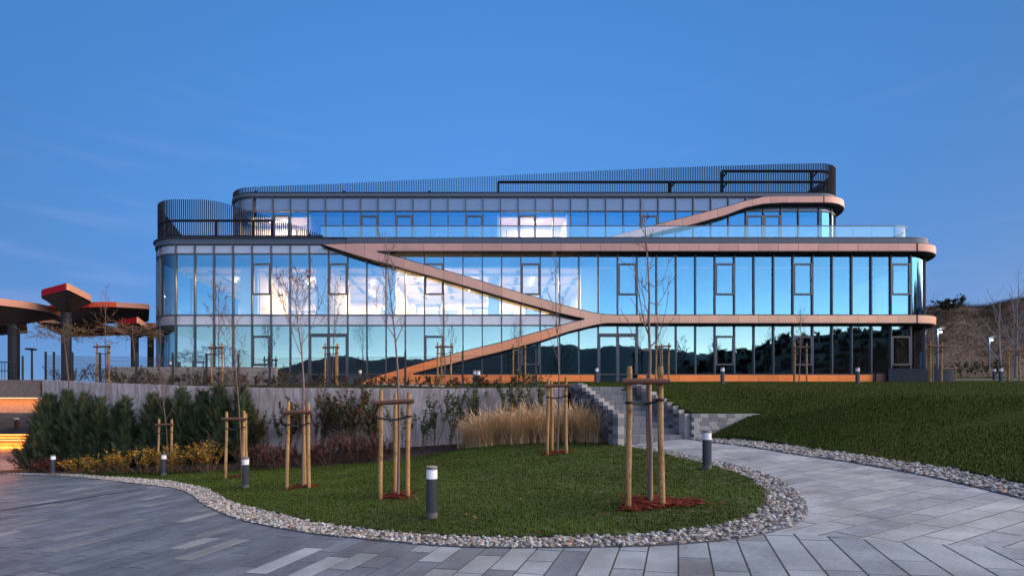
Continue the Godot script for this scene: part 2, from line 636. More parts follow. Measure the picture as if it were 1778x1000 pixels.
# ---------------------------------------------------------------- light and air
func make_sky() -> void:
	var w := 1024
	var h := 512
	var data := PackedFloat32Array()
	data.resize(w * h * 3)
	var glow_az := deg_to_rad(180.0 - 25.0)
	var nz := FastNoiseLite.new()
	nz.seed = 7
	nz.frequency = 1.0
	nz.fractal_octaves = 4
	var rows := []
	for j in h:
		var el := 90.0 - (j + 0.5) / h * 180.0
		var e := maxf(el, 0.0)
		# clear evening blue: paler towards the horizon
		var b := Vector3(0.05, 0.20, 0.60).lerp(Vector3(0.095, 0.335, 0.86), exp(-pow(e / 62.0, 2.0)))
		b = b.lerp(Vector3(0.25, 0.47, 0.86), exp(-e / 10.0))
		var g := Vector3(9.0, 5.9, 3.5) * exp(-e / 5.8) + Vector3(0.10, 0.40, 0.66) * exp(-e / 24.0) + Vector3(0.20, 0.22, 0.26)
		if el < 0.0:
			b = Vector3(0.10, 0.12, 0.13)
			g = Vector3.ZERO
		rows.append([el, b, g])
	for j in h:
		var el: float = rows[j][0]
		var b: Vector3 = rows[j][1]
		var g: Vector3 = rows[j][2]
		var ce := cos(deg_to_rad(el))
		var se := sin(deg_to_rad(el))
		for i in w:
			var az := (i + 0.5) / w * TAU
			var ca := cos(az - glow_az)
			var dot := cos(az) * ce
			var f := 0.45 + 0.55 * dot * dot + 0.12 * maxf(se, 0.0)
			var near_glow := pow(0.5 + 0.5 * ca, 3.6)
			var c := b * f * 0.606 + g * near_glow
			if el > 0.0 and el < 32.0:
				# thin streaks of high cloud, stretched along the horizon
				var s := nz.get_noise_3d(cos(az) * 2.2, el * 0.42, sin(az) * 2.2)
				c += Vector3(0.045, 0.028, 0.024) * smoothstep(0.12, 0.5, s) * (1.0 - el / 32.0)
			var k := (j * w + i) * 3
			data[k] = c.x
			data[k + 1] = c.y
			data[k + 2] = c.z
	var im := Image.create_from_data(w, h, false, Image.FORMAT_RGBF, data.to_byte_array())
	var sm := PanoramaSkyMaterial.new()
	sm.panorama = ImageTexture.create_from_image(im)
	var sky := Sky.new()
	sky.sky_material = sm
	var env := Environment.new()
	env.background_mode = Environment.BG_SKY
	env.sky = sky
	env.tonemap_mode = Environment.TONE_MAPPER_LINEAR
	env.tonemap_exposure = 1.65
	env.background_energy_multiplier = 1.0
	env.sdfgi_enabled = true
	env.ssao_enabled = true
	env.ssil_enabled = true
	var we := WorldEnvironment.new()
	we.name = "dusk_air"
	we.environment = env
	add_child(we)


func make_camera_and_light() -> void:
	var cam := Camera3D.new()
	cam.name = "camera"
	cam.projection = Camera3D.PROJECTION_FRUSTUM
	cam.near = 0.1
	cam.far = 3000.0
	cam.size = 0.1 * 1000.0 / 880.0
	cam.frustum_offset = Vector2(0.1 * 59.0 / 880.0, 0.1 * 210.0 / 880.0)
	cam.position = Vector3(0, EYE, 0)
	add_child(cam)
	cam.current = true
	make_sky()
	# the last of the evening light, low behind the camera and to its right
	var sun := DirectionalLight3D.new()
	sun.name = "evening_sun"
	var az := deg_to_rad(180.0 - 82.0)
	var el := deg_to_rad(26.0)
	var from := Vector3(sin(az) * cos(el), sin(el), -cos(az) * cos(el))
	sun.transform = Transform3D(Basis.looking_at(-from, Vector3.UP), Vector3(0, 30, 0))
	sun.light_energy = 1.4
	sun.light_color = Color(1.0, 0.90, 0.80)
	sun.light_angular_distance = 66.0
	sun.shadow_enabled = true
	add_child(sun)


func area_light(called: String, at: Vector3, size: Vector2, energy: float, c: Color) -> void:
	var l := AreaLight3D.new()
	l.name = called
	l.area_size = size
	l.light_energy = energy
	l.light_color = c
	l.area_range = 14.0
	l.shadow_enabled = true
	l.transform = Transform3D(Basis(Vector3.RIGHT, -PI / 2.0), at)
	add_child(l, true)


# ---------------------------------------------------------------- terrain
const OUTER := [Vector2(-20.81, 22.06), Vector2(-18.96, 21.12), Vector2(-16.82, 20.28), Vector2(-14.67, 18.98), Vector2(-12.56, 17.54), Vector2(-10.41, 15.8), Vector2(-8.75, 14.42), Vector2(-7.73, 13.34), Vector2(-6.94, 12.32), Vector2(-6.07, 11.08), Vector2(-5.38, 10.2), Vector2(-4.55, 9.22), Vector2(-4.04, 8.68), Vector2(-3.41, 8.12), Vector2(-2.88, 7.68), Vector2(-2.3, 7.24), Vector2(-1.82, 6.96), Vector2(-1.37, 6.68), Vector2(-0.94, 6.44), Vector2(-0.55, 6.2), Vector2(-0.07, 6.0), Vector2(0.46, 5.84), Vector2(1.0, 5.72), Vector2(1.42, 5.64), Vector2(1.83, 5.56), Vector2(2.2, 5.54), Vector2(2.65, 5.56), Vector2(3.02, 5.64), Vector2(3.38, 5.78), Vector2(3.67, 5.92), Vector2(4.01, 6.22), Vector2(4.28, 6.56), Vector2(4.52, 6.96), Vector2(4.81, 7.52), Vector2(5.12, 8.26), Vector2(5.38, 9.14), Vector2(5.48, 10.0), Vector2(5.42, 10.72), Vector2(5.30, 11.38), Vector2(5.18, 11.84), Vector2(5.02, 12.62), Vector2(4.85, 13.16), Vector2(4.62, 13.9), Vector2(4.36, 14.5)]
const INNER := [Vector2(-17.6, 21.3), Vector2(-16.06, 20.48), Vector2(-14.14, 19.14), Vector2(-12.12, 18.08), Vector2(-9.78, 16.24), Vector2(-8.45, 14.88), Vector2(-7.05, 13.32), Vector2(-5.81, 11.62), Vector2(-5.09, 10.66), Vector2(-4.4, 9.92), Vector2(-3.31, 8.82), Vector2(-2.56, 8.06), Vector2(-2.0, 7.64), Vector2(-1.49, 7.28), Vector2(-0.87, 6.86), Vector2(-0.46, 6.66), Vector2(0.17, 6.4), Vector2(0.97, 6.18), Vector2(1.42, 6.1), Vector2(1.88, 6.06), Vector2(2.35, 6.08), Vector2(2.57, 6.12), Vector2(2.92, 6.2), Vector2(3.27, 6.4), Vector2(3.68, 6.72), Vector2(4.15, 7.3), Vector2(4.57, 8.12), Vector2(4.87, 8.98), Vector2(5.0, 9.7), Vector2(4.99, 10.14), Vector2(4.95, 10.78), Vector2(4.85, 11.28), Vector2(4.76, 11.76), Vector2(4.62, 12.34), Vector2(4.47, 13.1), Vector2(4.26, 13.8), Vector2(4.0, 14.3)]
const BED_EDGE := [Vector2(-17.6, 21.3), Vector2(-15.6, 20.9), Vector2(-13.6, 20.3), Vector2(-10.2, 19.0), Vector2(-7.4, 18.0), Vector2(-5.3, 17.6), Vector2(-3.7, 17.5), Vector2(-2.08, 17.0), Vector2(-0.52, 16.6), Vector2(0.37, 16.2), Vector2(2.06, 15.76), Vector2(3.3, 15.1), Vector2(4.0, 14.3)]
const PATH_EDGE := [Vector2(6.12, 14.95), Vector2(6.42, 13.86), Vector2(6.74, 13.2), Vector2(6.96, 12.38), Vector2(7.13, 11.48), Vector2(7.31, 10.78), Vector2(7.46, 10.16), Vector2(7.5, 9.22), Vector2(7.43, 8.44), Vector2(7.31, 7.84), Vector2(7.16, 7.22), Vector2(7.03, 6.7), Vector2(6.9, 6.2), Vector2(6.6, 4.6), Vector2(6.3, 2.0)]
const PATH_LAWN := [Vector2(6.45, 14.82), Vector2(6.86, 14.4), Vector2(7.22, 13.9), Vector2(7.5, 13.2), Vector2(7.74, 12.5), Vector2(7.92, 11.68), Vector2(8.06, 10.94), Vector2(8.16, 10.4), Vector2(8.2, 9.8), Vector2(8.21, 9.2), Vector2(8.17, 8.6), Vector2(8.0, 8.0), Vector2(7.82, 7.42), Vector2(7.68, 6.9), Vector2(7.5, 6.2), Vector2(7.2, 4.6), Vector2(6.9, 2.0)]
# retaining wall: plan line, top and bottom heights
const WALL := [Vector2(-21.7, 25.2), Vector2(-17.14, 23.2), Vector2(-13.13, 21.8), Vector2(-8.94, 20.7), Vector2(-5.12, 19.6), Vector2(-0.63, 18.6), Vector2(3.05, 17.55)]
const WALL_TOP := [3.10, 2.83, 2.66, 2.50, 2.44, 2.39, 2.38]
const WALL_FOOT := [-1.1, -0.86, -0.6, -0.36, -0.05, 0.30, 0.62]


func wall_at(x: float) -> Array:
	for i in WALL.size() - 1:
		if x <= WALL[i + 1].x or i == WALL.size() - 2:
			var t: float = clampf((x - WALL[i].x) / (WALL[i + 1].x - WALL[i].x), 0.0, 1.0)
			return [lerpf(WALL[i].y, WALL[i + 1].y, t), lerpf(WALL_TOP[i], WALL_TOP[i + 1], t), lerpf(WALL_FOOT[i], WALL_FOOT[i + 1], t)]
	return [20.0, 2.5, 0.0]


func edge_at(x: float) -> float:
	for i in BED_EDGE.size() - 1:
		if x <= BED_EDGE[i + 1].x:
			return lerpf(BED_EDGE[i].y, BED_EDGE[i + 1].y, clampf((x - BED_EDGE[i].x) / (BED_EDGE[i + 1].x - BED_EDGE[i].x), 0, 1))
	return 14.6


func bed_y(x: float, d: float) -> float:
	var w := wall_at(x)
	var e := edge_at(x)
	var t := clampf((d - e) / maxf(w[0] - e, 0.4), 0.0, 1.0)
	return lerpf(plaza_y(x, e) + 0.03, w[2] + 0.06, t)


func island_y(x: float, d: float) -> float:
	return plaza_y(x, d) + 0.03


func poly_of(a: Array, b: Array) -> PackedVector2Array:
	var out := PackedVector2Array(a)
	for i in range(b.size() - 1, -1, -1):
		if out[-1].distance_to(b[i]) > 0.01 and out[0].distance_to(b[i]) > 0.01:
			out.append(b[i])
	return out


# points spread evenly over an outline (x, d)
func spread(poly: PackedVector2Array, count: int) -> Array:
	var lo := poly[0]
	var hi := poly[0]
	for p in poly:
		lo = lo.min(p)
		hi = hi.max(p)
	var out := []
	var tries := 0
	while out.size() < count and tries < count * 30:
		tries += 1
		var p := Vector2(rr(lo.x, hi.x), rr(lo.y, hi.y))
		if Geometry2D.is_point_in_polygon(p, poly):
			out.append(p)
	return out


func paver_mesh(piece: PackedVector2Array, h: Callable, lift: float, bevel: bool, mb: MB = null) -> MB:
	if mb == null:
		mb = MB.new()
	var cen := Vector2.ZERO
	for p in piece:
		cen += p
	cen /= piece.size()
	var top := []
	var rim := []
	var low := []
	for p in piece:
		var y: float = h.call(p.x, p.y) + lift
		rim.append(Vector3(p.x, y - (0.002 if bevel else 0.0), -p.y))
		low.append(Vector3(p.x, y - 0.03, -p.y))
		var q := p + (cen - p).normalized() * (0.003 if bevel else 0.0)
		top.append(Vector3(q.x, y, -q.y))
	var n := piece.size()
	for i in range(1, n - 1):
		mb.tri(top[0], top[i], top[i + 1], Vector3.UP)
	var mid := P3(cen.x, top[0].y, cen.y)
	for i in n:
		var j := (i + 1) % n
		var o: Vector3 = (rim[i] + rim[j]) * 0.5 - mid
		if bevel:
			mb.quad(rim[i], rim[j], top[j], top[i], Vector3.UP + o)
		mb.quad(low[i], low[j], rim[j], rim[i], Vector3(o.x, 0, o.z))
	return mb


# rows of pavers at angle (from the depth axis, to the right) over an outline
func lay_pavers(owner_: Node, poly: PackedVector2Array, angle: float, width: float, lengths: Array, pick: Callable, most: int, h: Callable) -> void:
	var u := Vector2(sin(angle), cos(angle))
	var s := Vector2(cos(angle), -sin(angle))
	var lo := Vector2(1e9, 1e9)
	var hi := -lo
	for p in poly:
		var q := Vector2(p.dot(s), p.dot(u))
		lo = lo.min(q)
		hi = hi.max(q)
	var found := []
	var gap := 0.0085
	for i in range(int(floor(lo.x / width)), int(ceil(hi.x / width)) + 1):
		var t := lo.y - rr(0.0, 1.0)
		while t < hi.y:
			var l: float = lengths[rng.randi() % lengths.size()]
			var a := s * (i * width + gap) + u * (t + gap)
			var b := s * ((i + 1) * width - gap) + u * (t + gap)
			var e := s * ((i + 1) * width - gap) + u * (t + l - gap)
			var f := s * (i * width + gap) + u * (t + l - gap)
			t += l
			for piece in Geometry2D.intersect_polygons(PackedVector2Array([a, b, e, f]), poly):
				if piece.size() < 3:
					continue
				var cen := Vector2.ZERO
				for p in piece:
					cen += p
				cen /= piece.size()
				var ar := 0.0
				for q in piece.size():
					ar += piece[q].cross(piece[(q + 1) % piece.size()]) * 0.5
				if absf(ar) < 0.004:
					continue
				if cen.y < 1.0:
					continue
				var px := 830.0 + cen.x * 880.0 / cen.y
				var py: float = 710.0 - (h.call(cen.x, cen.y) - EYE) * 880.0 / cen.y
				var inside: bool = px > -60 and px < 1840 and py < 1050
				found.append([(0.0 if inside else 1000.0) + cen.length(), piece, pick.call(cen)])
	found.sort_custom(func(a, b): return a[0] < b[0])
	var rest := {}
	for i in found.size():
		var lift := rr(-0.0006, 0.0012)
		if i < most:
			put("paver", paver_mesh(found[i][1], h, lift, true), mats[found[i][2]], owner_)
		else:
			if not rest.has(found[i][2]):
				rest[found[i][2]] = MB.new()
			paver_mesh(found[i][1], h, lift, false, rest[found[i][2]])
	for k in rest:
		var o := put("paver_field", rest[k], mats[k], owner_)
		o.set_meta("kind", "stuff")


func stone_mesh(seed_: int, flat: float) -> ArrayMesh:
	var r := RandomNumberGenerator.new()
	r.seed = seed_
	var mb := MB.new()
	var rings := []
	var n := 7
	for i in 5:
		var th := PI * i / 4.0
		var ring := []
		for k in n:
			var ph := TAU * (k + 0.5 * (i % 2)) / n
			var q := Vector3(sin(th) * cos(ph), cos(th) * flat, sin(th) * sin(ph)) * r.randf_range(0.72, 1.2)
			ring.append(q * 0.5)
		if i == 0 or i == 4:
			var pole := Vector3(0, 0.5 * flat * cos(th), 0)
			for k in n:
				ring[k] = pole
		rings.append(ring)
	for i in 4:
		for k in n:
			var j := (k + 1) % n
			var a: Vector3 = rings[i][k]
			var b: Vector3 = rings[i][j]
			var e: Vector3 = rings[i + 1][j]
			var f: Vector3 = rings[i + 1][k]
			mb.quad(a, b, e, f, (a + b + e + f) * 0.25)
	return mb.done()


func lay_stones(called: String, label: String, poly: PackedVector2Array, count: int, h: Callable, lo: float, hi: float) -> void:
	var t := thing(called)
	tag(t, label, "gravel", "", "stuff")
	var pts := spread(poly, count)
	for variant in 4:
		var places := []
		var colours := PackedColorArray()
		for i in range(variant, pts.size(), 4):
			var p: Vector2 = pts[i]
			var s := lerpf(lo, hi, pow(rng.randf(), 1.6))
			var b := Basis.from_euler(Vector3(rr(-0.5, 0.5), rr(0, TAU), rr(-0.5, 0.5))).scaled(Vector3(s * rr(0.8, 1.25), s * rr(0.75, 1.1), s * rr(0.8, 1.2)))
			places.append(Transform3D(b, P3(p.x, h.call(p.x, p.y) + s * rr(0.10, 0.42), p.y)))
			var g := rr(0.22, 0.52)
			var c := Color(g, g * rr(0.94, 1.0), g * rr(0.88, 1.02))
			var w := rng.randf()
			if w < 0.12:
				c = Color(g * 0.9, g * 0.62, g * 0.46)
			elif w < 0.24:
				c = Color(g * 0.5, g * 0.48, g * 0.48)
			elif w < 0.4:
				c = Color(g * 1.35, g * 1.32, g * 1.28)
			colours.append(c)
		scatter("stones", stone_mesh(40 + variant, [0.62, 0.75, 0.55, 0.8][variant]), mats.stone, places, colours, t)


func tuft_mesh(blades: int, spread_: float, h: float, w: float, seed_: int) -> ArrayMesh:
	var r := RandomNumberGenerator.new()
	r.seed = seed_
	var mb := MB.new()
	for i in blades:
		var an := r.randf() * TAU
		var o := Vector3(r.randf_range(-spread_, spread_), 0, r.randf_range(-spread_, spread_))
		var lean := Vector3(cos(an), 0, sin(an)) * h * r.randf_range(0.15, 0.7)
		var sd := Vector3(-sin(an), 0, cos(an)) * w * 0.5
		var hh := h * r.randf_range(0.6, 1.1)
		var m := o + Vector3(0, hh * 0.6, 0) + lean * 0.4
		var tip := o + Vector3(0, hh, 0) + lean
		var nn := (Vector3.UP * 1.2 + Vector3(cos(an), 0, sin(an)) * -0.4).normalized()
		var k := r.randf_range(0.75, 1.2)
		mb.col = Color(k, k, k)
		mb.smooth(o - sd, o + sd, m + sd * 0.8, nn, nn, nn)
		mb.smooth(o - sd, m + sd * 0.8, m - sd * 0.8, nn, nn, nn)
		mb.smooth(m - sd * 0.8, m + sd * 0.8, tip, nn, nn, nn)
	return mb.done()


func grow_grass(called: String, label: String, pts: Array, h: Callable, size: float, seed_: int, yellow := 0.0) -> void:
	var nz := FastNoiseLite.new()
	nz.seed = seed_
	nz.frequency = 0.55
	var t := thing(called)
	tag(t, label, "grass", "", "stuff")
	for variant in 2:
		var places := []
		var colours := PackedColorArray()
		for i in range(variant, pts.size(), 2):
			var p: Vector2 = pts[i]
			var s := size * rr(0.7, 1.25) * (1.0 + maxf(p.y - 9.0, 0.0) / 40.0)
			places.append(Transform3D(Basis(Vector3.UP, rr(0, TAU)).scaled(Vector3(s, s * rr(0.75, 1.2), s)), P3(p.x, h.call(p.x, p.y) - 0.004, p.y)))
			var k := (0.80 if yellow == 0.0 else 0.66) + (0.34 if yellow == 0.0 else 0.14) * nz.get_noise_2d(p.x * 0.8, p.y * 0.8) + rr(-0.1, 0.1)
			var w := clampf(yellow + 0.5 * nz.get_noise_2d(p.x * 0.6 + 40.0, p.y * 0.6) + rr(-0.2, 0.2), 0.0, 1.0)
			var c := Color(0.085, 0.135, 0.026).lerp(Color(0.18, 0.17, 0.05), w * 0.75)
			colours.append(Color(c.r * k, c.g * k, c.b * k))
		scatter("blades", tuft_mesh(12, 0.05, 0.036, 0.005, 60 + variant), mats.blade, places, colours, t)


func make_terrain() -> void:
	# far ground out to the horizon
	var mb := MB.new()
	mb.quad(P3(-1500, -2.6, -1500), P3(1500, -2.6, -1500), P3(1500, -2.6, 1500), P3(-1500, -2.6, 1500), Vector3.UP)
	tag(put("ground", mb, mats.ground), "dark open ground running out to the horizon", "ground", "", "structure")
	# plaza and path: bedding, then the pavers on it
	mb = MB.new()
	area(mb, PackedVector2Array([Vector2(-30, -14), Vector2(7.6, -14), Vector2(7.6, 5.0), Vector2(8.0, 8.0), Vector2(8.0, 11.0), Vector2(6.4, 15.4), Vector2(3.9, 15.4), Vector2(-6, 19.5), Vector2(-22, 25), Vector2(-30, 25)]), 1.0, func(x, d): return plaza_y(x, d) - 0.0025)
	var plaza := put("plaza", mb, mats.joint)
	tag(plaza, "grey paved plaza with long pavers sweeping round the lawn island", "plaza", "", "structure")
	var seam := [Vector2(3.38, 5.78), Vector2(4.31, 5.06), Vector2(5.04, 4.68), Vector2(6.63, 3.9)]
	var pl := PackedVector2Array([Vector2(-30, 2.4), Vector2(-30, 26.4)])
	for i in 29:
		pl.append(OUTER[i])
	for i in range(1, 4):
		pl.append(seam[i])
	pl.append(Vector2(6.4, 2.4))
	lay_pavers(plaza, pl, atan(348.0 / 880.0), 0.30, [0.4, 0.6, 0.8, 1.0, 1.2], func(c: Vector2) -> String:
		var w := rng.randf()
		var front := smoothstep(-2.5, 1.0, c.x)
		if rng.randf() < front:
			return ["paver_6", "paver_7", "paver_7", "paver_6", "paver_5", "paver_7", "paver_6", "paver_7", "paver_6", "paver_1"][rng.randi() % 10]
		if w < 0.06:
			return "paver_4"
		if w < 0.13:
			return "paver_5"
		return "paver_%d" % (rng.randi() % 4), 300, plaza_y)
	var path := Node3D.new()
	path.name = "path"
	add_child(path)
	tag(path, "curving path of pale herringbone-turned pavers climbing to the stairs", "path", "", "structure")
	var pp := PackedVector2Array()
	for i in range(28, OUTER.size()):
		pp.append(OUTER[i])
	pp.append(Vector2(4.16, 14.5))
	for p in PATH_EDGE:
		if p.y > 4.0:
			pp.append(p)
	pp.append(seam[3])
	pp.append(seam[2])
	pp.append(seam[1])
	lay_pavers(path, pp, atan(348.0 / 880.0) + PI / 4.0, 0.30, [0.5, 0.7, 0.9, 1.1], func(_c): return "path_%d" % (rng.randi() % 5), 300, plaza_y)
	# dark slot drain across the plaza
	mb = MB.new()
	var a := Vector2(-13.2, 9.74)
	var b := Vector2(-9.62, 14.72)
	var sd := (b - a).orthogonal().normalized() * 0.085
	for i in 12:
		var p := a.lerp(b, i / 12.0)
		var q := a.lerp(b, (i + 1) / 12.0)
		mb.quad(P3(p.x - sd.x, plaza_y(p.x, p.y) + 0.005, p.y - sd.y), P3(p.x + sd.x, plaza_y(p.x, p.y) + 0.005, p.y + sd.y), P3(q.x + sd.x, plaza_y(q.x, q.y) + 0.005, q.y + sd.y), P3(q.x - sd.x, plaza_y(q.x, q.y) + 0.005, q.y - sd.y), Vector3.UP)
	tag(put("slot_drain", mb, mats.black), "thin black slot drain running across the dark plaza paving", "drain")
	# edging between paving and gravel
	for spec in [[OUTER.slice(0, 29), 0.02, 0.014, mats.edging, "edging_strip", "dark metal edging between the plaza and the front gravel band"], [OUTER.slice(28), 0.13, 0.02, mats.kerb, "kerb", "grey kerb curving round the right end of the lawn island"], [PATH_EDGE, 0.03, 0.02, mats.edging, "edging_strip", "dark metal edging along the right side of the path"]]:
		mb = MB.new()
		var line: Array = spec[0]
		for i in line.size() - 1:
			var quad := []
			for k in 2:
				var p: Vector2 = line[i + k]
				var t: Vector2 = (line[mini(i + k + 1, line.size() - 1)] - line[maxi(i + k - 1, 0)]).normalized()
				var o: Vector2 = Vector2(-t.y, t.x) * spec[1] * (1.0 if spec[0] != PATH_EDGE else 1.0)
				quad.append([p, p + o])
			var y := func(p: Vector2) -> float: return plaza_y(p.x, p.y)
			var A: Vector2 = quad[0][0]
			var B: Vector2 = quad[1][0]
			var C: Vector2 = quad[1][1]
			var D: Vector2 = quad[0][1]
			var up: float = spec[2]
			mb.quad(P3(A.x, y.call(A) + up, A.y), P3(B.x, y.call(B) + up, B.y), P3(C.x, y.call(C) + up, C.y), P3(D.x, y.call(D) + up, D.y), Vector3.UP)
			var out3 := P3(A.x - D.x, 0, A.y - D.y)
			mb.quad(P3(A.x, y.call(A) - 0.05, A.y), P3(B.x, y.call(B) - 0.05, B.y), P3(B.x, y.call(B) + up, B.y), P3(A.x, y.call(A) + up, A.y), out3)
			mb.quad(P3(D.x, y.call(D) - 0.05, D.y), P3(C.x, y.call(C) - 0.05, C.y), P3(C.x, y.call(C) + up, C.y), P3(D.x, y.call(D) + up, D.y), -out3)
		tag(put(spec[4], mb, spec[3]), spec[5], "kerb", "", "structure")
	# gravel bands
	var band := poly_of(OUTER, INNER)
	band = Geometry2D.offset_polygon(band, -0.01)[0]
	mb = MB.new()
	area(mb, band, 0.7, func(x, d): return plaza_y(x, d) + 0.004)
	tag(put("gravel_bed", mb, mats.gravel_bed), "bed under the gravel band round the lawn island", "gravel bed", "", "structure")
	lay_stones("gravel", "band of pale rounded gravel curving round the lawn island", band, 15000, plaza_y, 0.022, 0.072)
	var band2 := poly_of(PATH_EDGE, PATH_LAWN)
	mb = MB.new()
	area(mb, band2, 0.7, func(x, d): return plaza_y(x, d) + 0.004)
	tag(put("gravel_bed", mb, mats.gravel_bed), "bed under the gravel band beside the right lawn", "gravel bed", "", "structure")
	lay_stones("gravel", "band of pale rounded gravel between path and right lawn", band2, 5200, plaza_y, 0.025, 0.085)
	# lawn island
	var isl := poly_of(INNER, BED_EDGE)
	mb = MB.new()
	area(mb, isl, 0.6, island_y)
	for i in isl.size():
		var p: Vector2 = isl[i]
		var q: Vector2 = isl[(i + 1) % isl.size()]
		var o := (q - p).orthogonal()
		mb.quad(P3(p.x, island_y(p.x, p.y), p.y), P3(q.x, island_y(q.x, q.y), q.y), P3(q.x, island_y(q.x, q.y) - 0.12, q.y), P3(p.x, island_y(p.x, p.y) - 0.12, p.y), P3(o.x, 0.3, o.y))
	tag(put("lawn", mb, mats.turf), "lawn island inside the curving gravel band", "lawn", "", "structure")
	var pts := []
	for p in spread(isl, 60000):
		if rng.randf() < clampf(1.25 - p.y / 22.0, 0.35, 1.0):
			pts.append(p)
	grow_grass("grass", "short dark green grass covering the lawn island", pts, island_y, 1.0, 31)
	# planting bed up to the retaining wall
	mb = MB.new()
	var wall_line := []
	for p in WALL:
		wall_line.append(p + Vector2(0, -0.02))
	var bed := PackedVector2Array(BED_EDGE)
	bed.append(Vector2(3.98, 14.9))
	bed.append(Vector2(3.5, 16.9))
	bed.append(Vector2(3.08, 17.4))
	for i in range(WALL.size() - 1, -1, -1):
		bed.append(wall_line[i])
	bed.append(Vector2(-21.6, 23.4))
	area(mb, bed, 0.6, bed_y)
	tag(put("planting_bed", mb, mats.soil), "dark mulched planting bed at the foot of the concrete wall", "planting bed", "", "structure")
	var chips := []
	var cc := PackedColorArray()
	var chip := stone_mesh(77, 0.35)
	for p in spread(bed, 5200):
		var s := rr(0.03, 0.075)
		chips.append(Transform3D(Basis.from_euler(Vector3(rr(-0.6, 0.6), rr(0, TAU), rr(-0.6, 0.6))).scaled(Vector3(s * 1.5, s * 0.6, s * 0.7)), P3(p.x, bed_y(p.x, p.y) + 0.008, p.y)))
		var k := rr(0.5, 1.3)
		cc.append([Color(0.10 * k, 0.055 * k, 0.04 * k), Color(0.06 * k, 0.045 * k, 0.04 * k), Color(0.16 * k, 0.085 * k, 0.045 * k)][rng.randi() % 3])
	tag(scatter("bark_mulch", chip, mats.stone, chips, cc), "dark bark mulch and fallen leaves on the planting bed", "mulch", "", "stuff")
	# upper ground: terrace behind the wall and the rising lawn on the right, one sheet round the stair opening
	var up := PackedVector2Array()
	for i in WALL.size():
		up.append(WALL[i] + Vector2(0, 0.02))
	up.append(Vector2(3.12, 18.2))
	up.append(Vector2(4.9, 18.2))
	up.append(Vector2(5.3, 17.9))
	up.append(Vector2(6.33, 14.98))
	up.append(Vector2(6.40, 14.98))
	up.append(Vector2(8.3, 14.98))
	up.append(Vector2(8.32, 14.75))
	for i in range(1, PATH_LAWN.size()):
		if i == 1:
			up.append(Vector2(6.42, 14.74))
		up.append(PATH_LAWN[i])
	up.append_array(PackedVector2Array([Vector2(70, 2.0), Vector2(70, 62), Vector2(-14, 62), Vector2(-14, 32), Vector2(-22.2, 32), Vector2(-22.2, 27.0)]))
	mb = MB.new()
	area(mb, up, 0.8, upper_y)
	# turf edge standing against the stair and low walls
	var rim := [Vector2(3.12, 18.2), Vector2(4.9, 18.2), Vector2(5.3, 17.9), Vector2(6.33, 14.98), Vector2(6.40, 14.98), Vector2(8.3, 14.98), Vector2(8.32, 14.75), Vector2(6.42, 14.74)]
	rim.append_array(PATH_LAWN.slice(1))
	for i in rim.size() - 1:
		for k in 6:
			var p: Vector2 = rim[i].lerp(rim[i + 1], k / 6.0)
			var q: Vector2 = rim[i].lerp(rim[i + 1], (k + 1) / 6.0)
			mb.quad(P3(p.x, upper_y(p.x, p.y), p.y), P3(q.x, upper_y(q.x, q.y), q.y), P3(q.x, upper_y(q.x, q.y) - 0.9, q.y), P3(p.x, upper_y(p.x, p.y) - 0.9, p.y), Vector3(0, 0, 1))
	tag(put("lawn", mb, mats.turf_slope), "sloping lawn rising from the path to the glass building", "lawn", "", "structure")
	pts = []
	var view := Geometry2D.intersect_polygons(up, PackedVector2Array([Vector2(4.0, 4.0), Vector2(13.0, 2.5), Vector2(45, 24), Vector2(45, 28), Vector2(6.0, 28), Vector2(-1.5, 28), Vector2(-1.5, 20), Vector2(2.4, 18.4)]))
	for piece in view:
		for p in spread(piece, 330000):
			if rng.randf() < clampf(1.5 - p.y / 18.0, 0.4, 1.0) * (1.0 if absf(p.x / p.y) < 1.12 else 0.45):
				pts.append(p)
	grow_grass("grass", "short green grass covering the sloping right lawn", pts, upper_y, 1.15, 32, 0.22)


# ---------------------------------------------------------------- the glass building
const RIBBON := [Vector2(-8.78, 10.72), Vector2(-6.66, 10.79), Vector2(24.19, 10.79), Vector2(24.19, 10.29), Vector2(-5.52, 10.29), Vector2(-4.12, 9.95), Vector2(-3.04, 9.63), Vector2(-0.89, 9.03), Vector2(1.20, 8.39), Vector2(3.36, 7.76), Vector2(5.07, 7.27), Vector2(6.34, 6.97), Vector2(6.97, 6.87), Vector2(7.61, 6.84), Vector2(24.19, 6.84), Vector2(24.19, 6.33), Vector2(7.04, 6.33), Vector2(6.34, 6.21), Vector2(5.07, 5.89), Vector2(3.36, 5.32), Vector2(1.20, 4.75), Vector2(-0.89, 4.24), Vector2(-2.98, 3.72), Vector2(-3.55, 3.56), Vector2(6.44, 3.56), Vector2(6.44, 2.95), Vector2(-6.5, 2.95), Vector2(-6.34, 3.14), Vector2(-6.15, 3.26), Vector2(-5.14, 3.61), Vector2(-2.98, 4.24), Vector2(-0.89, 4.81), Vector2(1.20, 5.32), Vector2(3.36, 5.92), Vector2(5.45, 6.51), Vector2(5.83, 6.59), Vector2(5.39, 6.68), Vector2(4.44, 6.90), Vector2(2.22, 7.51), Vector2(0.19, 8.11), Vector2(-1.97, 8.74), Vector2(-4.06, 9.31), Vector2(-5.14, 9.63), Vector2(-5.71, 9.77), Vector2(-7.23, 10.22)]
const RIBBON_BASE := [Vector2(8.75, 3.56), Vector2(21.78, 3.56), Vector2(21.78, 2.95), Vector2(8.75, 2.95)]
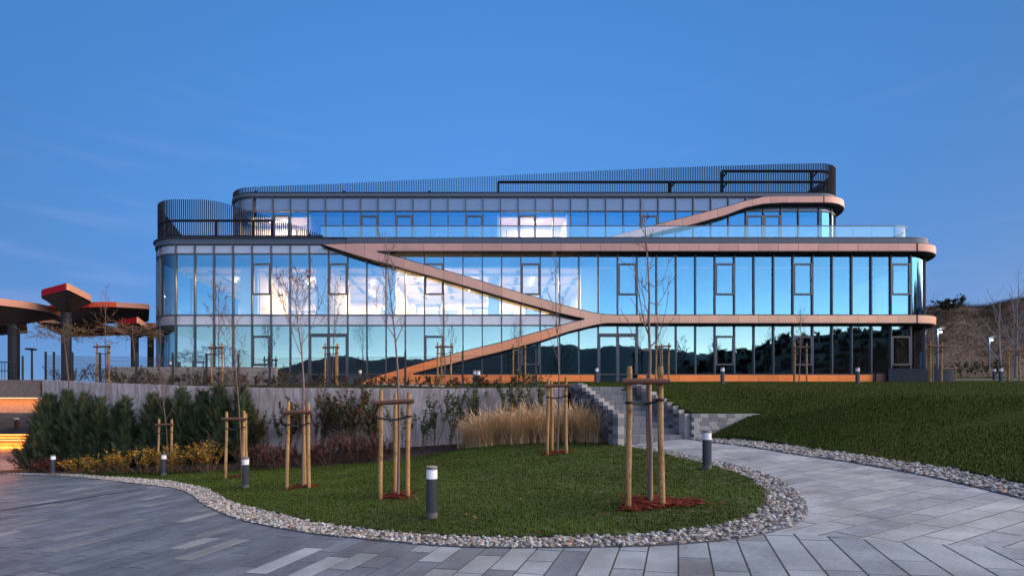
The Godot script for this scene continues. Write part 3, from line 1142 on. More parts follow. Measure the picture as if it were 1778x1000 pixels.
const RIBBON_TOP := [Vector2(7.70, 12.12), Vector2(10.67, 12.91), Vector2(12.76, 13.44), Vector2(15.23, 14.08), Vector2(16.47, 14.45), Vector2(17.51, 14.68), Vector2(18.20, 14.73), Vector2(21.25, 14.75), Vector2(21.25, 14.27), Vector2(18.73, 14.26), Vector2(17.51, 14.19), Vector2(16.47, 13.97), Vector2(15.23, 13.50), Vector2(13.15, 12.92), Vector2(11.73, 12.64), Vector2(9.82, 12.12)]


func bay_x(k: float) -> float:
	return (304.8 + 33.06 * k + 0.0137 * k * k - 830.0) * 28.4 / 880.0


func top_bay_x(j: float) -> float:
	return (473.6 + 30.43 * j - 830.0) * 31.6 / 880.0


func glass_pane(b: Node, called: String, x0: float, x1: float, y0: float, y1: float, d: float, m: Material, tilt := 1.0) -> MeshInstance3D:
	var bs := Basis.from_euler(Vector3(rr(-0.0022, 0.0022) * tilt, rr(-0.0035, 0.0035) * tilt, 0)).scaled_local(Vector3(x1 - x0, y1 - y0, 1))
	return obj(called, unit_quad, m, b, Transform3D(bs, P3((x0 + x1) / 2, (y0 + y1) / 2, d)))


func frame_mesh(w: float, h: float, bar: float, t: float) -> ArrayMesh:
	var mb := MB.new()
	mb.box(Vector3(0, h / 2 - bar / 2, 0), Vector3(w, bar, t))
	mb.box(Vector3(0, -h / 2 + bar / 2, 0), Vector3(w, bar, t))
	for s in [-1, 1]:
		mb.box(Vector3(s * (w / 2 - bar / 2), 0, 0), Vector3(bar, h - 2 * bar, t))
	return mb.done()


# a casement or door leaf: dark frame with its own pane
func window(b: Node, called: String, x0: float, x1: float, y0: float, y1: float, d: float, m: Material, bar := 0.085) -> void:
	var w := x1 - x0
	var h := y1 - y0
	var f := obj(called, frame_mesh(w, h, bar, 0.13), mats.alu, b, Transform3D(Basis(), P3((x0 + x1) / 2, (y0 + y1) / 2, d - 0.02)))
	var g := Transform3D(Basis.from_euler(Vector3(rr(-0.001, 0.001), rr(-0.002, 0.002), 0)).scaled_local(Vector3(w - 2 * bar, h - 2 * bar, 1)), Vector3(0, 0, 0.02))
	obj("pane", unit_quad, m, f, g)
	var mb := MB.new()
	mb.box(Vector3(w / 2 - bar / 2, -0.05, 0.085), Vector3(0.02, 0.16, 0.03))
	put("handle", mb, mats.alu_light, f)


func curved_pane(b: Node, called: String, p: Dictionary, t0: float, t1: float, y0: float, y1: float, m: Material) -> void:
	var mb := MB.new()
	var n := 8
	for i in n:
		var a := plan_at(p, lerpf(t0, t1, i / float(n)))
		var e := plan_at(p, lerpf(t0, t1, (i + 1) / float(n)))
		var na := Vector3(a[2], 0, -a[3])
		var ne := Vector3(e[2], 0, -e[3])
		mb.smooth(P3(a[0], y0, a[1]), P3(e[0], y0, e[1]), P3(e[0], y1, e[1]), na, ne, ne)
		mb.smooth(P3(a[0], y0, a[1]), P3(e[0], y1, e[1]), P3(a[0], y1, a[1]), na, ne, na)
	put(called, mb, m, b)


func mullion_at(b: Node, p: Dictionary, t: float, y0: float, y1: float, w: float) -> void:
	var q := plan_at(p, t, 0.02)
	var turn := Basis(Vector3.UP, atan2(q[2], -q[3]))
	obj("mullion", unit_box, mats.alu, b, Transform3D(turn.scaled_local(Vector3(w, y1 - y0, 0.14)), P3(q[0], (y0 + y1) / 2, q[1])))


func ribbon(b: Node, outline: Array, d: float, back: float, cuts: Array) -> void:
	var poly := PackedVector2Array(outline)
	var mb := MB.new()
	mb.slab_front(poly, d + 0.02, back)
	put("ribbon_core", mb, mats.ribbon_core, b)
	for inset in Geometry2D.offset_polygon(poly, -0.045):
		for i in cuts.size() - 1:
			var st := PackedVector2Array([Vector2(cuts[i] + 0.007, 0), Vector2(cuts[i + 1] - 0.007, 0), Vector2(cuts[i + 1] - 0.007, 20), Vector2(cuts[i] + 0.007, 20)])
			for piece in Geometry2D.intersect_polygons(inset, st):
				var cy := 0.0
				for p in piece:
					cy += p.y
				cy /= piece.size()
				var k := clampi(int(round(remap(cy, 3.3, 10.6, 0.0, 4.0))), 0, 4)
				var pm := MB.new()
				pm.slab_front(piece, d - 0.022 + rr(-0.003, 0.003), d + 0.03)
				put("copper_panel", pm, mats["copper_%d_%d" % [k, rng.randi() % 3]], b)


func curved_ribbon(b: Node, p: Dictionary, y0: float, y1: float, tops: Array) -> void:
	var len_: float = p.xr - p.xl
	var q: float = p.rr * PI / 2.0
	var mb := MB.new()
	sweep(mb, p, len_ - 0.02, len_ + q + 9.0, y0, y1, 0.0, 0.48)
	put("ribbon_core", mb, mats.ribbon_core, b)
	var marks := [0.0, 0.30, 0.52, 0.72, 1.0]
	for i in 4:
		var pm := MB.new()
		sweep(pm, p, len_ + q * marks[i] + 0.004, len_ + q * marks[i + 1] - 0.004, y0 + 0.045, y1 - 0.045, 0.47, 0.522)
		put("copper_panel", pm, mats[tops[i]], b)
	var sm := MB.new()
	sweep(sm, p, len_ + q + 0.004, len_ + q + 9.0, y0 + 0.045, y1 - 0.045, 0.47, 0.522)
	put("copper_panel", sm, mats[tops[3]], b)


func fins(mb: MB, p: Dictionary, t0: float, t1: float, step: float, y0: float, top: Callable, off: float) -> void:
	var t := t0
	while t <= t1:
		var q := plan_at(p, t, off)
		var y1: float = top.call(t)
		if y1 > y0 + 0.05:
			mb.box(P3(q[0], (y0 + y1) / 2, q[1]), Vector3(0.036, y1 - y0, 0.045), Basis(Vector3.UP, atan2(q[2], -q[3])))
		t += step


func curve_of(keys: Array) -> Callable:
	return func(t: float) -> float:
		for i in keys.size() - 1:
			if t <= keys[i + 1].x:
				return lerpf(keys[i].y, keys[i + 1].y, clampf((t - keys[i].x) / (keys[i + 1].x - keys[i].x), 0.0, 1.0))
		return keys[-1].y


func make_building() -> void:
	var b := thing("glass_building")
	tag(b, "three storey glass building with copper zigzag ribbon and rounded corners", "building")
	var lo := PLAN_LOW
	var hi := PLAN_TOP
	var lo_len: float = lo.xr - lo.xl
	var hi_len: float = hi.xr - hi.xl
	var ql: float = lo.rl * PI / 2.0
	var qr: float = lo.rr * PI / 2.0
	# --- slabs
	var mb := MB.new()
	mb.slab_plan(plan_outline(lo, -0.14, 46.0), 2.5, 3.42)
	put("floor_slab", mb, mats.floor_in, b)
	mb = MB.new()
	mb.slab_plan(plan_outline(lo, -0.14, 46.0), 6.34, 6.86)
	put("floor_slab", mb, mats.floor_in, b)
	mb = MB.new()
	mb.slab_plan(plan_outline(lo, -0.14, 46.0), 10.36, 10.98)
	put("roof_terrace", mb, mats.concrete_low, b)
	mb = MB.new()
	mb.slab_plan(plan_outline(hi, -0.14, 44.0), 14.30, 15.0)
	put("roof_slab", mb, mats.concrete_low, b)
	# --- lower facade panes
	var casements := [4, 8, 13, 18, 23, 28, 32, 37]
	var doors := [7, 8, 22, 23]
	for k in 38:
		var x0 := bay_x(k) + 0.03
		var x1 := bay_x(k + 1) - 0.03
		# ground floor
		if doors.has(k):
			if k == 7 or k == 22:
				var xe := bay_x(k + 2) - 0.03
				var xm := bay_x(k + 1)
				var foot := 3.06
				glass_pane(b, "window_pane", x0, xm - 0.03, 5.86, 6.28, 28.4, mats.glass_low)
				glass_pane(b, "window_pane", xm + 0.03, xe, 5.86, 6.28, 28.4, mats.glass_low)
				window(b, "door", x0, xm - 0.006, foot, 5.74, 28.4, mats.glass_low, 0.075)
				window(b, "door", xm + 0.006, xe, foot, 5.74, 28.4, mats.glass_low, 0.075)
				boxed("door_lintel", P3((x0 + xe) / 2, 5.80, 28.38), Vector3(xe - x0 + 0.05, 0.11, 0.2), mats.alu, b)
		elif casements.has(k):
			glass_pane(b, "window_pane", x0, x1, 5.74, 6.28, 28.4, mats.glass_low)
			window(b, "window", x0, x1, 4.08, 5.70, 28.4, mats.glass_low)
			glass_pane(b, "window_pane", x0, x1, 3.60, 4.05, 28.4, mats.glass_low)
		else:
			glass_pane(b, "window_pane", x0, x1, 3.60, 6.28, 28.4, mats.glass_low)
		# band between the floors
		glass_pane(b, "spandrel_panel", x0, x1, 6.35, 6.86, 28.4, mats.spandrel, 0.6)
		# first floor
		if casements.has(k):
			glass_pane(b, "window_pane", x0, x1, 9.80, 10.28, 28.4, mats.glass)
			window(b, "window", x0, x1, 8.02, 9.77, 28.4, mats.glass)
			glass_pane(b, "window_pane", x0, x1, 6.93, 8.0, 28.4, mats.glass)
		else:
			glass_pane(b, "window_pane", x0, x1, 6.93, 10.28, 28.4, mats.glass)
		glass_pane(b, "spandrel_panel", x0, x1, 10.36, 10.80, 28.4, mats.spandrel, 0.6)
	for k in 39:
		var t := bay_x(k) - float(lo.xl)
		mullion_at(b, lo, t, 3.02 if doors.has(k) or doors.has(k - 1) or k < 11 else 3.55, 10.82, 0.066)
	# rounded ends
	for side in [-1, 1]:
		var q: float = ql if side < 0 else qr
		var marks := [0.0, 1.1, 2.15, q, q + 3.0, q + 6.0, q + 9.0, q + 12.0, q + 15.5]
		if side > 0:
			marks = [0.0, 1.36, q, q + 3.0, q + 6.0, q + 9.0, q + 12.0, q + 15.5]
		for i in marks.size() - 1:
			var t0: float = -marks[i] if side < 0 else lo_len + marks[i]
			var t1: float = -marks[i + 1] if side < 0 else lo_len + marks[i + 1]
			curved_pane(b, "window_pane", lo, t0, t1, 3.12 if side < 0 else 3.60, 6.28, mats.glass_round)
			curved_pane(b, "spandrel_panel", lo, t0, t1, 6.35, 6.86, mats.spandrel)
			curved_pane(b, "window_pane", lo, t0, t1, 6.93, 10.28, mats.glass_round)
			curved_pane(b, "spandrel_panel", lo, t0, t1, 10.36, 10.80, mats.spandrel)
			mullion_at(b, lo, t1, 3.05, 10.82, 0.06)
	for y in [3.575, 6.315, 6.895, 10.32, 10.84]:
		mb = MB.new()
		sweep(mb, lo, -ql - 15.5, lo_len + qr + 15.5, y - 0.032, y + 0.032, -0.04, 0.06)
		put("transom", mb, mats.alu, b)
	mb = MB.new()
	sweep(mb, lo, -ql - 15.5, bay_x(7) - float(lo.xl), 2.6, 3.54, -0.1, 0.03)
	put("plinth", mb, mats.alu_light, b)
	mb = MB.new()
	sweep(mb, lo, bay_x(9) - float(lo.xl), bay_x(22) - float(lo.xl), 2.6, 3.5, -0.1, 0.03)
	sweep(mb, lo, bay_x(24) - float(lo.xl), lo_len + qr + 15.5, 2.6, 3.5, -0.1, 0.03)
	put("plinth", mb, mats.alu, b)
	# parapet
	mb = MB.new()
	sweep(mb, lo, -ql - 15.5, bay_x(9) - float(lo.xl), 10.84, 11.22, -0.05, 0.12)
	sweep(mb, lo, bay_x(9) - float(lo.xl) + 0.004, lo_len + qr + 15.5, 10.80, 11.17, -0.05, 0.20)
	put("parapet", mb, mats.parapet, b)
	mb = MB.new()
	sweep(mb, lo, -ql - 15.5, lo_len + qr + 15.5, 11.17, 11.20, -0.25, 0.22)
	put("parapet_coping", mb, mats.alu, b)
	# ribbon
	var cuts := [-9.0]
	for k in range(8, 39):
		cuts.append(bay_x(k))
	cuts[-1] = 24.3
	ribbon(b, RIBBON, 27.9, 28.34, cuts)
	ribbon(b, RIBBON_BASE, 27.9, 28.34, cuts)
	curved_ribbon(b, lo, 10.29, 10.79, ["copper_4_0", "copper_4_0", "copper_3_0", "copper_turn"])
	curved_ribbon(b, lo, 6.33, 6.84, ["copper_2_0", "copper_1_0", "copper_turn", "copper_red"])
	# --- upper storey
	var top_doors := [0, 5, 7, 11, 14, 21, 27, 28]
	for j in range(-1, 31):
		var x0 := maxf(top_bay_x(j), hi.xl) + 0.03
		var x1 := (top_bay_x(j + 1) if j < 30 else float(hi.xr)) - 0.03
		glass_pane(b, "spandrel_panel", x0, x1, 14.0, 14.78, 31.6, mats.spandrel_top, 0.6)
		if top_doors.has(j):
			glass_pane(b, "window_pane", x0, x1, 13.72, 13.93, 31.6, mats.glass_top)
			window(b, "door", x0, x1, 11.02, 13.68, 31.6, mats.glass_top, 0.1)
		else:
			glass_pane(b, "window_pane", x0, x1, 11.02, 13.93, 31.6, mats.glass_top)
	for j in range(0, 31):
		mullion_at(b, hi, top_bay_x(j) - float(hi.xl), 11.0, 14.82, 0.066)
	mullion_at(b, hi, 0.0, 11.0, 14.82, 0.066)
	mullion_at(b, hi, hi_len, 11.0, 14.82, 0.066)
	var qh: float = hi.rl * PI / 2.0
	for side in [-1, 1]:
		var marks := [0.0, 0.95, 1.9, qh, qh + 3.0, qh + 6.0, qh + 10.5]
		for i in marks.size() - 1:
			var t0: float = -marks[i] if side < 0 else hi_len + marks[i]
			var t1: float = -marks[i + 1] if side < 0 else hi_len + marks[i + 1]
			curved_pane(b, "window_pane", hi, t0, t1, 11.02, 13.93, mats.glass_round)
			curved_pane(b, "spandrel_panel", hi, t0, t1, 14.0, 14.78, mats.spandrel_top)
			mullion_at(b, hi, t1, 11.0, 14.82, 0.06)
	for y in [13.965, 14.81]:
		mb = MB.new()
		sweep(mb, hi, -qh - 10.5, hi_len + qh + 10.5, y - 0.032, y + 0.032, -0.04, 0.06)
		put("transom", mb, mats.alu, b)
	mb = MB.new()
	sweep(mb, hi, -qh - 10.5, hi_len + qh + 10.5, 14.84, 15.04, -0.1, 0.14)
	put("roof_edge", mb, mats.parapet, b)
	var tcuts := []
	for j in range(18, 31):
		tcuts.append((473.6 + 30.43 * j + 12.0 - 830.0) * 31.1 / 880.0)
	tcuts[-1] = 21.3
	ribbon(b, RIBBON_TOP, 31.1, 31.55, tcuts)
	curved_ribbon(b, hi, 14.27, 14.75, ["copper_4_0", "copper_4_0", "copper_3_0", "copper_turn"])
	# --- roof screens of upright fins
	var at_px := func(px: float) -> float: return (px - 830.0) * 31.6 / 880.0 - float(hi.xl)
	var at_py := func(py: float) -> float: return EYE + (710.0 - py) * 31.6 / 880.0
	var keys := []
	for q in [[430, 325.5], [585, 320], [702, 314], [848, 307], [1015, 298.5], [1132, 293], [1249, 289], [1360, 285.5], [1430, 284]]:
		keys.append(Vector2(at_px.call(q[0]), at_py.call(q[1])))
	mb = MB.new()
	fins(mb, hi, -qh - 3.0, hi_len + qh + 6.0, 0.108, 15.06, curve_of(keys), 0.06)
	put("roof_screen_fins", mb, mats.dark_fin, b).set_meta("kind", "stuff")
	for rail in [[-qh - 3.0, hi_len + qh + 6.0, 335.0], [at_px.call(865), hi_len + qh + 6.0, 315.5], [at_px.call(1255), hi_len + qh + 6.0, 296.5]]:
		mb = MB.new()
		var y: float = at_py.call(rail[2])
		sweep(mb, hi, rail[0], rail[1], y - 0.06, y + 0.06, -0.12, 0.0)
		put("screen_rail", mb, mats.dark_fin, b)
	for q in [[865, 315.5], [1163, 315.5], [1254, 296.5], [1409, 296.5], [444, 331], [597, 331], [745, 331]]:
		var x: float = (q[0] - 830.0) * 31.75 / 880.0
		var y1: float = at_py.call(q[1])
		boxed("screen_post", P3(x, (15.0 + y1) / 2, 31.74), Vector3(0.12, y1 - 15.0 + 0.06, 0.14), mats.dark_fin, b)
	for q in [[1163, 326, 1172, 315.5], [1254, 308, 1263, 296.5], [1254, 327, 1263, 315.5], [1409, 308, 1420, 296.5]]:
		mb = MB.new()
		mb.tube([P3((q[0] - 830) * 31.74 / 880, at_py.call(q[1]), 31.74), P3((q[2] - 830) * 31.74 / 880, at_py.call(q[3]), 31.74)], [0.06, 0.06], 6)
		put("screen_brace", mb, mats.dark_fin, b)
	# lower terrace screen on the left end
	keys = []
	var ax := func(px: float) -> float: return (px - 830.0) * 28.5 / 880.0 - float(lo.xl)
	var ay := func(py: float) -> float: return EYE + (710.0 - py) * 28.5 / 880.0
	for q in [[300, 347], [352, 347.5], [380, 351], [402, 357], [425, 364], [450, 371.5], [480, 381], [510, 391], [540, 402], [560, 409]]:
		keys.append(Vector2(ax.call(q[0]), ay.call(q[1])))
	var left_top := curve_of(keys)
	mb = MB.new()
	fins(mb, lo, -ql - 5.5, ax.call(559), 0.117, 11.2, func(t: float) -> float: return left_top.call(t) if t > -ql else lerpf(13.38, 11.3, clampf((-ql - t) / 5.5, 0, 1)), -0.02)
	put("terrace_screen_fins", mb, mats.dark_fin, b).set_meta("kind", "stuff")
	for rail in [[-ql - 5.0, ax.call(560), 410.5], [-ql - 2.2, ax.call(472), 383.0]]:
		mb = MB.new()
		var y: float = ay.call(rail[2])
		sweep(mb, lo, rail[0], rail[1], y - 0.05, y + 0.05, -0.18, -0.07)
		put("screen_rail", mb, mats.dark_fin, b)
	for px in [375, 439, 472, 537]:
		var x: float = (px - 830.0) * 28.6 / 880.0
		boxed("screen_post", P3(x, (11.1 + float(ay.call(383.0 if px < 480 else 405.0))) / 2, 28.6), Vector3(0.1, float(ay.call(383.0 if px < 480 else 405.0)) - 11.1, 0.12), mats.dark_fin, b)
	# glass balustrade of the roof terrace
	var bal := {"xl": (556.0 - 830.0) * 28.75 / 880.0, "xr": 23.6, "d": 28.75, "rl": 1.0, "rr": 1.55}
	var bl: float = bal.xr - bal.xl
	var bq: float = bal.rr * PI / 2.0
	var t := 0.0
	while t < bl - 0.01:
		var t1 := minf(t + 1.08, bl)
		curved_pane(b, "balustrade_pane", bal, t + 0.008, t1 - 0.008, 11.16, 12.0, mats.rail_glass)
		t = t1
	for i in 12:
		curved_pane(b, "balustrade_pane", bal, bl + i * 1.2 + 0.008, bl + i * 1.2 + 1.19, 11.16, 12.0, mats.rail_clear)
	mb = MB.new()
	sweep(mb, bal, 0.0, bl + 14.4, 12.0, 12.045, -0.022, 0.022)
	put("handrail", mb, mats.alu, b)
	make_rooms(b)


# ---------------------------------------------------------------- what shows through the glass
func make_rooms(b: Node) -> void:
	var wall := func(x0: float, x1: float, y0: float, y1: float, d0: float, d1: float, m: Material) -> void:
		boxed("partition_wall", P3((x0 + x1) / 2, (y0 + y1) / 2, (d0 + d1) / 2), Vector3(x1 - x0, y1 - y0, d1 - d0), m, b)
	# ground floor: dim rooms
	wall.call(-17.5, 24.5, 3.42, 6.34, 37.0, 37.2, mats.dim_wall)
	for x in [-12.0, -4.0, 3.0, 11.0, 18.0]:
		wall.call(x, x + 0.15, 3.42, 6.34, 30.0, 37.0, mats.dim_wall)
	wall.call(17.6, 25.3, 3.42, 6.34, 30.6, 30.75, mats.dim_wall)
	# first floor: ceiling, back walls, partitions
	var mb := MB.new()
	mb.slab_plan(plan_outline(PLAN_LOW, -1.0, 45.0), 9.78, 9.88)
	put("ceiling", mb, mats.ceiling, b)
	wall.call(-18.0, 7.0, 6.86, 9.78, 38.0, 38.2, mats.white_wall)
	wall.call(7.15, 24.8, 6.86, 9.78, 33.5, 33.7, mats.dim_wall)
	wall.call(-13.85, -12.85, 6.86, 9.78, 29.5, 29.7, mats.white_wall)
	wall.call(-12.95, -12.8, 6.86, 9.78, 29.7, 34.0, mats.white_wall)
	wall.call(-9.45, -8.6, 6.86, 9.78, 29.5, 29.7, mats.white_wall)
	wall.call(-8.75, -8.6, 6.86, 9.78, 29.7, 34.0, mats.white_wall)
	wall.call(-5.35, -4.75, 6.86, 9.78, 29.2, 29.4, mats.white_wall)
	wall.call(-5.35, -5.2, 6.86, 9.78, 29.4, 38.0, mats.white_wall)
	wall.call(6.0, 6.9, 6.86, 9.78, 29.5, 29.7, mats.white_wall)
	wall.call(6.9, 7.05, 6.86, 9.78, 29.3, 38.0, mats.white_wall)
	wall.call(0.6, 1.3, 6.86, 9.78, 31.0, 31.6, mats.white_wall)
	for x in [12.0, 17.5, 21.5]:
		wall.call(x, x + 0.12, 6.86, 10.3, 29.6, 33.5, mats.dim_wall)
	# upper storey
	mb = MB.new()
	mb.slab_plan(plan_outline(PLAN_TOP, -0.8, 43.0), 13.86, 13.95)
	put("ceiling", mb, mats.ceiling, b)
	wall.call(-16.0, -10.6, 10.98, 13.86, 33.9, 34.1, mats.white_wall)
	wall.call(-10.72, -10.58, 10.98, 13.86, 31.9, 33.9, mats.white_wall)
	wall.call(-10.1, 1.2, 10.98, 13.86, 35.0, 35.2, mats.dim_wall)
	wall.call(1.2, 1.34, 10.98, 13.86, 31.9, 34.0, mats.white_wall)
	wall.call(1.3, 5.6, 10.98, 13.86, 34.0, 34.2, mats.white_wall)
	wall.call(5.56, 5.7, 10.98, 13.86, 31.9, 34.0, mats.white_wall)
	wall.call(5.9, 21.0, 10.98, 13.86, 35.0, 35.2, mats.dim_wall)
	# frames on the back walls, ceiling channels
	for q in [[-16.5, 37.9], [-14.6, 37.9], [-11.4, 37.9], [-7.2, 37.9], [-4.0, 37.9], [-2.6, 37.9], [-0.4, 37.9], [1.6, 37.9], [3.6, 37.9], [5.4, 37.9]]:
		boxed("interior_frame", P3(q[0], 8.05, q[1]), Vector3(0.12, 2.35, 0.1), mats.alu_light, b)
		boxed("interior_door", P3(q[0] + 0.55, 7.95, q[1] + 0.03), Vector3(0.98, 2.15, 0.06), mats.dim_blue, b)
	for x in [-15.8, -13.6, -11.2, -8.0, -6.2, -3.9, -1.9, 0.2, 2.4, 4.6, 6.1]:
		boxed("ceiling_channel", P3(x, 9.755, 33.6), Vector3(0.26, 0.05, 7.6), mats.dim_blue, b)
	for d in [30.6, 33.0, 35.6]:
		boxed("ceiling_beam", P3(-5.6, 9.70, d), Vector3(24.0, 0.16, 0.22), mats.white_wall, b)
	for x in [1.9, 3.0, 4.1, 5.0, -12.2, -13.6, -15.0]:
		boxed("interior_frame", P3(x, 12.3, 33.8), Vector3(0.08, 2.6, 0.08), mats.alu_light, b)
	# strip lamps: the glowing fitting and its light just under it
	for q in [
		[-15.0, 9.62, 31.4, 1.6, 5.0, 0.5], [-10.6, 9.62, 31.9, 1.8, 4.5, 0.5], [-6.8, 9.62, 32.6, 1.4, 3.6, 0.3], [-10.8, 9.62, 35.5, 2.0, 9.0, 0.0],
		[-3.3, 9.62, 31.0, 2.0, 15.0, 0.6], [-0.6, 9.62, 33.5, 2.2, 15.0, 0.0], [3.4, 9.62, 32.0, 2.0, 12.0, 0.0], [1.4, 9.62, 35.6, 2.2, 10.0, 0.0], [-3.6, 9.62, 35.2, 2.2, 10.0, 0.0], [-15.4, 9.62, 35.0, 2.0, 8.0, 0.0], [-7.4, 9.62, 35.4, 1.8, 7.0, 0.0],
		[-13.0, 13.72, 32.9, 1.2, 7.5, 1.57], [3.6, 13.72, 32.9, 1.2, 7.5, 1.57]]:
		var turn := Basis(Vector3.UP, q[5])
		obj("ceiling_lamp", unit_box, mats.lamp_white, b, Transform3D(turn.scaled_local(Vector3(0.09, 0.06, q[3])), P3(q[0], q[1] + 0.06, q[2])))
		var l := AreaLight3D.new()
		l.name = "room_light"
		l.area_size = Vector2(0.09, q[3])
		l.light_energy = q[4] * 5.6
		l.light_color = Color(1.0, 0.80, 0.54)
		l.area_range = 14.0
		l.shadow_enabled = true
		l.transform = Transform3D(turn * Basis(Vector3.RIGHT, -PI / 2.0), P3(q[0], q[1] - 0.0, q[2]))
		add_child(l, true)
	# tables in the bright first floor room
	var n := 0
	for q in [[-3.0, 30.6, "white high table in the bright room behind the diagonal ribbon"], [0.0, 31.4, "white table nearer the middle of the bright first floor room"], [-10.6, 32.5, "white table in the lit room left of the ribbon's tip"]]:
		var t := thing("table", P3(q[0], 6.86, q[1]))
		tag(t, q[2], "table", "tables inside the first floor rooms")
		boxed("tabletop", Vector3(0, 1.02, 0), Vector3(1.6, 0.05, 0.8), mats.white_wall, t)
		for s in [[-0.7, -0.3], [0.7, -0.3], [-0.7, 0.3], [0.7, 0.3]]:
			boxed("leg", Vector3(s[0], 0.5, s[1]), Vector3(0.06, 1.0, 0.06), mats.white_wall, t)
		n += 1


# ---------------------------------------------------------------- walls, stairs, fence
const STAIR := Vector2(5.12, 14.7)
const STAIR_TURN := 0.262
const STAIR_Y := 0.70


func stair_at(a: float, b: float, y: float) -> Vector3:
	var w := Vector2(cos(STAIR_TURN), sin(STAIR_TURN))
	var u := Vector2(-sin(STAIR_TURN), cos(STAIR_TURN))
	var p := STAIR + w * a + u * b
	return P3(p.x, y, p.y)


func make_stairs() -> void:
	var turn := Basis(Vector3.UP, STAIR_TURN)
	var block := MB.new()
	block.soft_box(Vector3.ZERO, Vector3(0.496, 0.23, 0.42), 0.008)
	var step_block := block.done()
	var s := thing("stairs")
	tag(s, "grey block stairs climbing from the path to the upper lawn", "stairs")
	for k in 10:
		var y := STAIR_Y + 0.174 * (k + 1) - (0.02 if k == 9 else 0.0)
		var st := Node3D.new()
		st.name = "step"
		s.add_child(st, true)
		for i in 4:
			var a := -0.75 + 0.5 * i
			obj("block", step_block, [mats.step, mats.step2][(k * 3 + i * 5) % 2 if rng.randf() < 0.8 else 0], st, Transform3D(turn.scaled_local(Vector3(1, 1, 1 if k < 9 else 2.2)), stair_at(a, k * 0.36 + (0.21 if k < 9 else 0.45), y - 0.115 + rr(-0.003, 0.003))))
	var brick := MB.new()
	brick.soft_box(Vector3.ZERO, Vector3(0.2, 0.114, 0.276), 0.006)
	var unit := brick.done()
	for side in [-1, 1]:
		var w := thing("stepped_wall")
		tag(w, "stepped block wall along the left side of the stairs, beside the dry grass" if side < 0 else "stepped block wall along the right side of the stairs, joining the low wall", "wall", "stepped walls of the stairs")
		for i in (11 if side < 0 else 10):
			var top := minf(1.50 + 0.118 * i, 2.50)
			var foot := STAIR_Y + i * 0.28 / 0.36 * 0.174 - 0.28
			var y := top - 0.059
			while y > foot:
				var face: Material = [mats.stone_dark, mats.stone_face2, mats.stone_dark, mats.step][rng.randi() % 4]
				if i == 0 or y > top - 0.1:
					face = [mats.stone_face, mats.stone_face2][rng.randi() % 2] if rng.randf() < 0.75 else mats.stone_face
				obj("block", unit, face, w, Transform3D(turn, stair_at(side * 1.105 + rr(-0.004, 0.004), i * 0.28 + 0.1, y)))
				y -= 0.118
	# low wall running right from the stairs into the bank
	var w := thing("low_block_wall")
	tag(w, "low pale block wall running right from the stairs into the grass bank", "wall")
	var long := MB.new()
	long.soft_box(Vector3.ZERO, Vector3(0.246, 0.114, 0.2), 0.006)
	var lm := long.done()
	for i in 9:
		var x := 6.36 + 0.25 * i
		var c := 0
		while c < 9:
			var y := 1.50 - 0.059 - 0.118 * c
			var shift := 0.06 if c % 2 else 0.0
			if y + 0.06 < bank_y(x, 14.7) - 0.06:
				break
			obj("block", lm, [mats.stone_face, mats.stone_face2, mats.stone_face][rng.randi() % 3], w, Transform3D(Basis(), P3(x + shift, y, 14.86 + rr(-0.004, 0.004))))
			c += 1


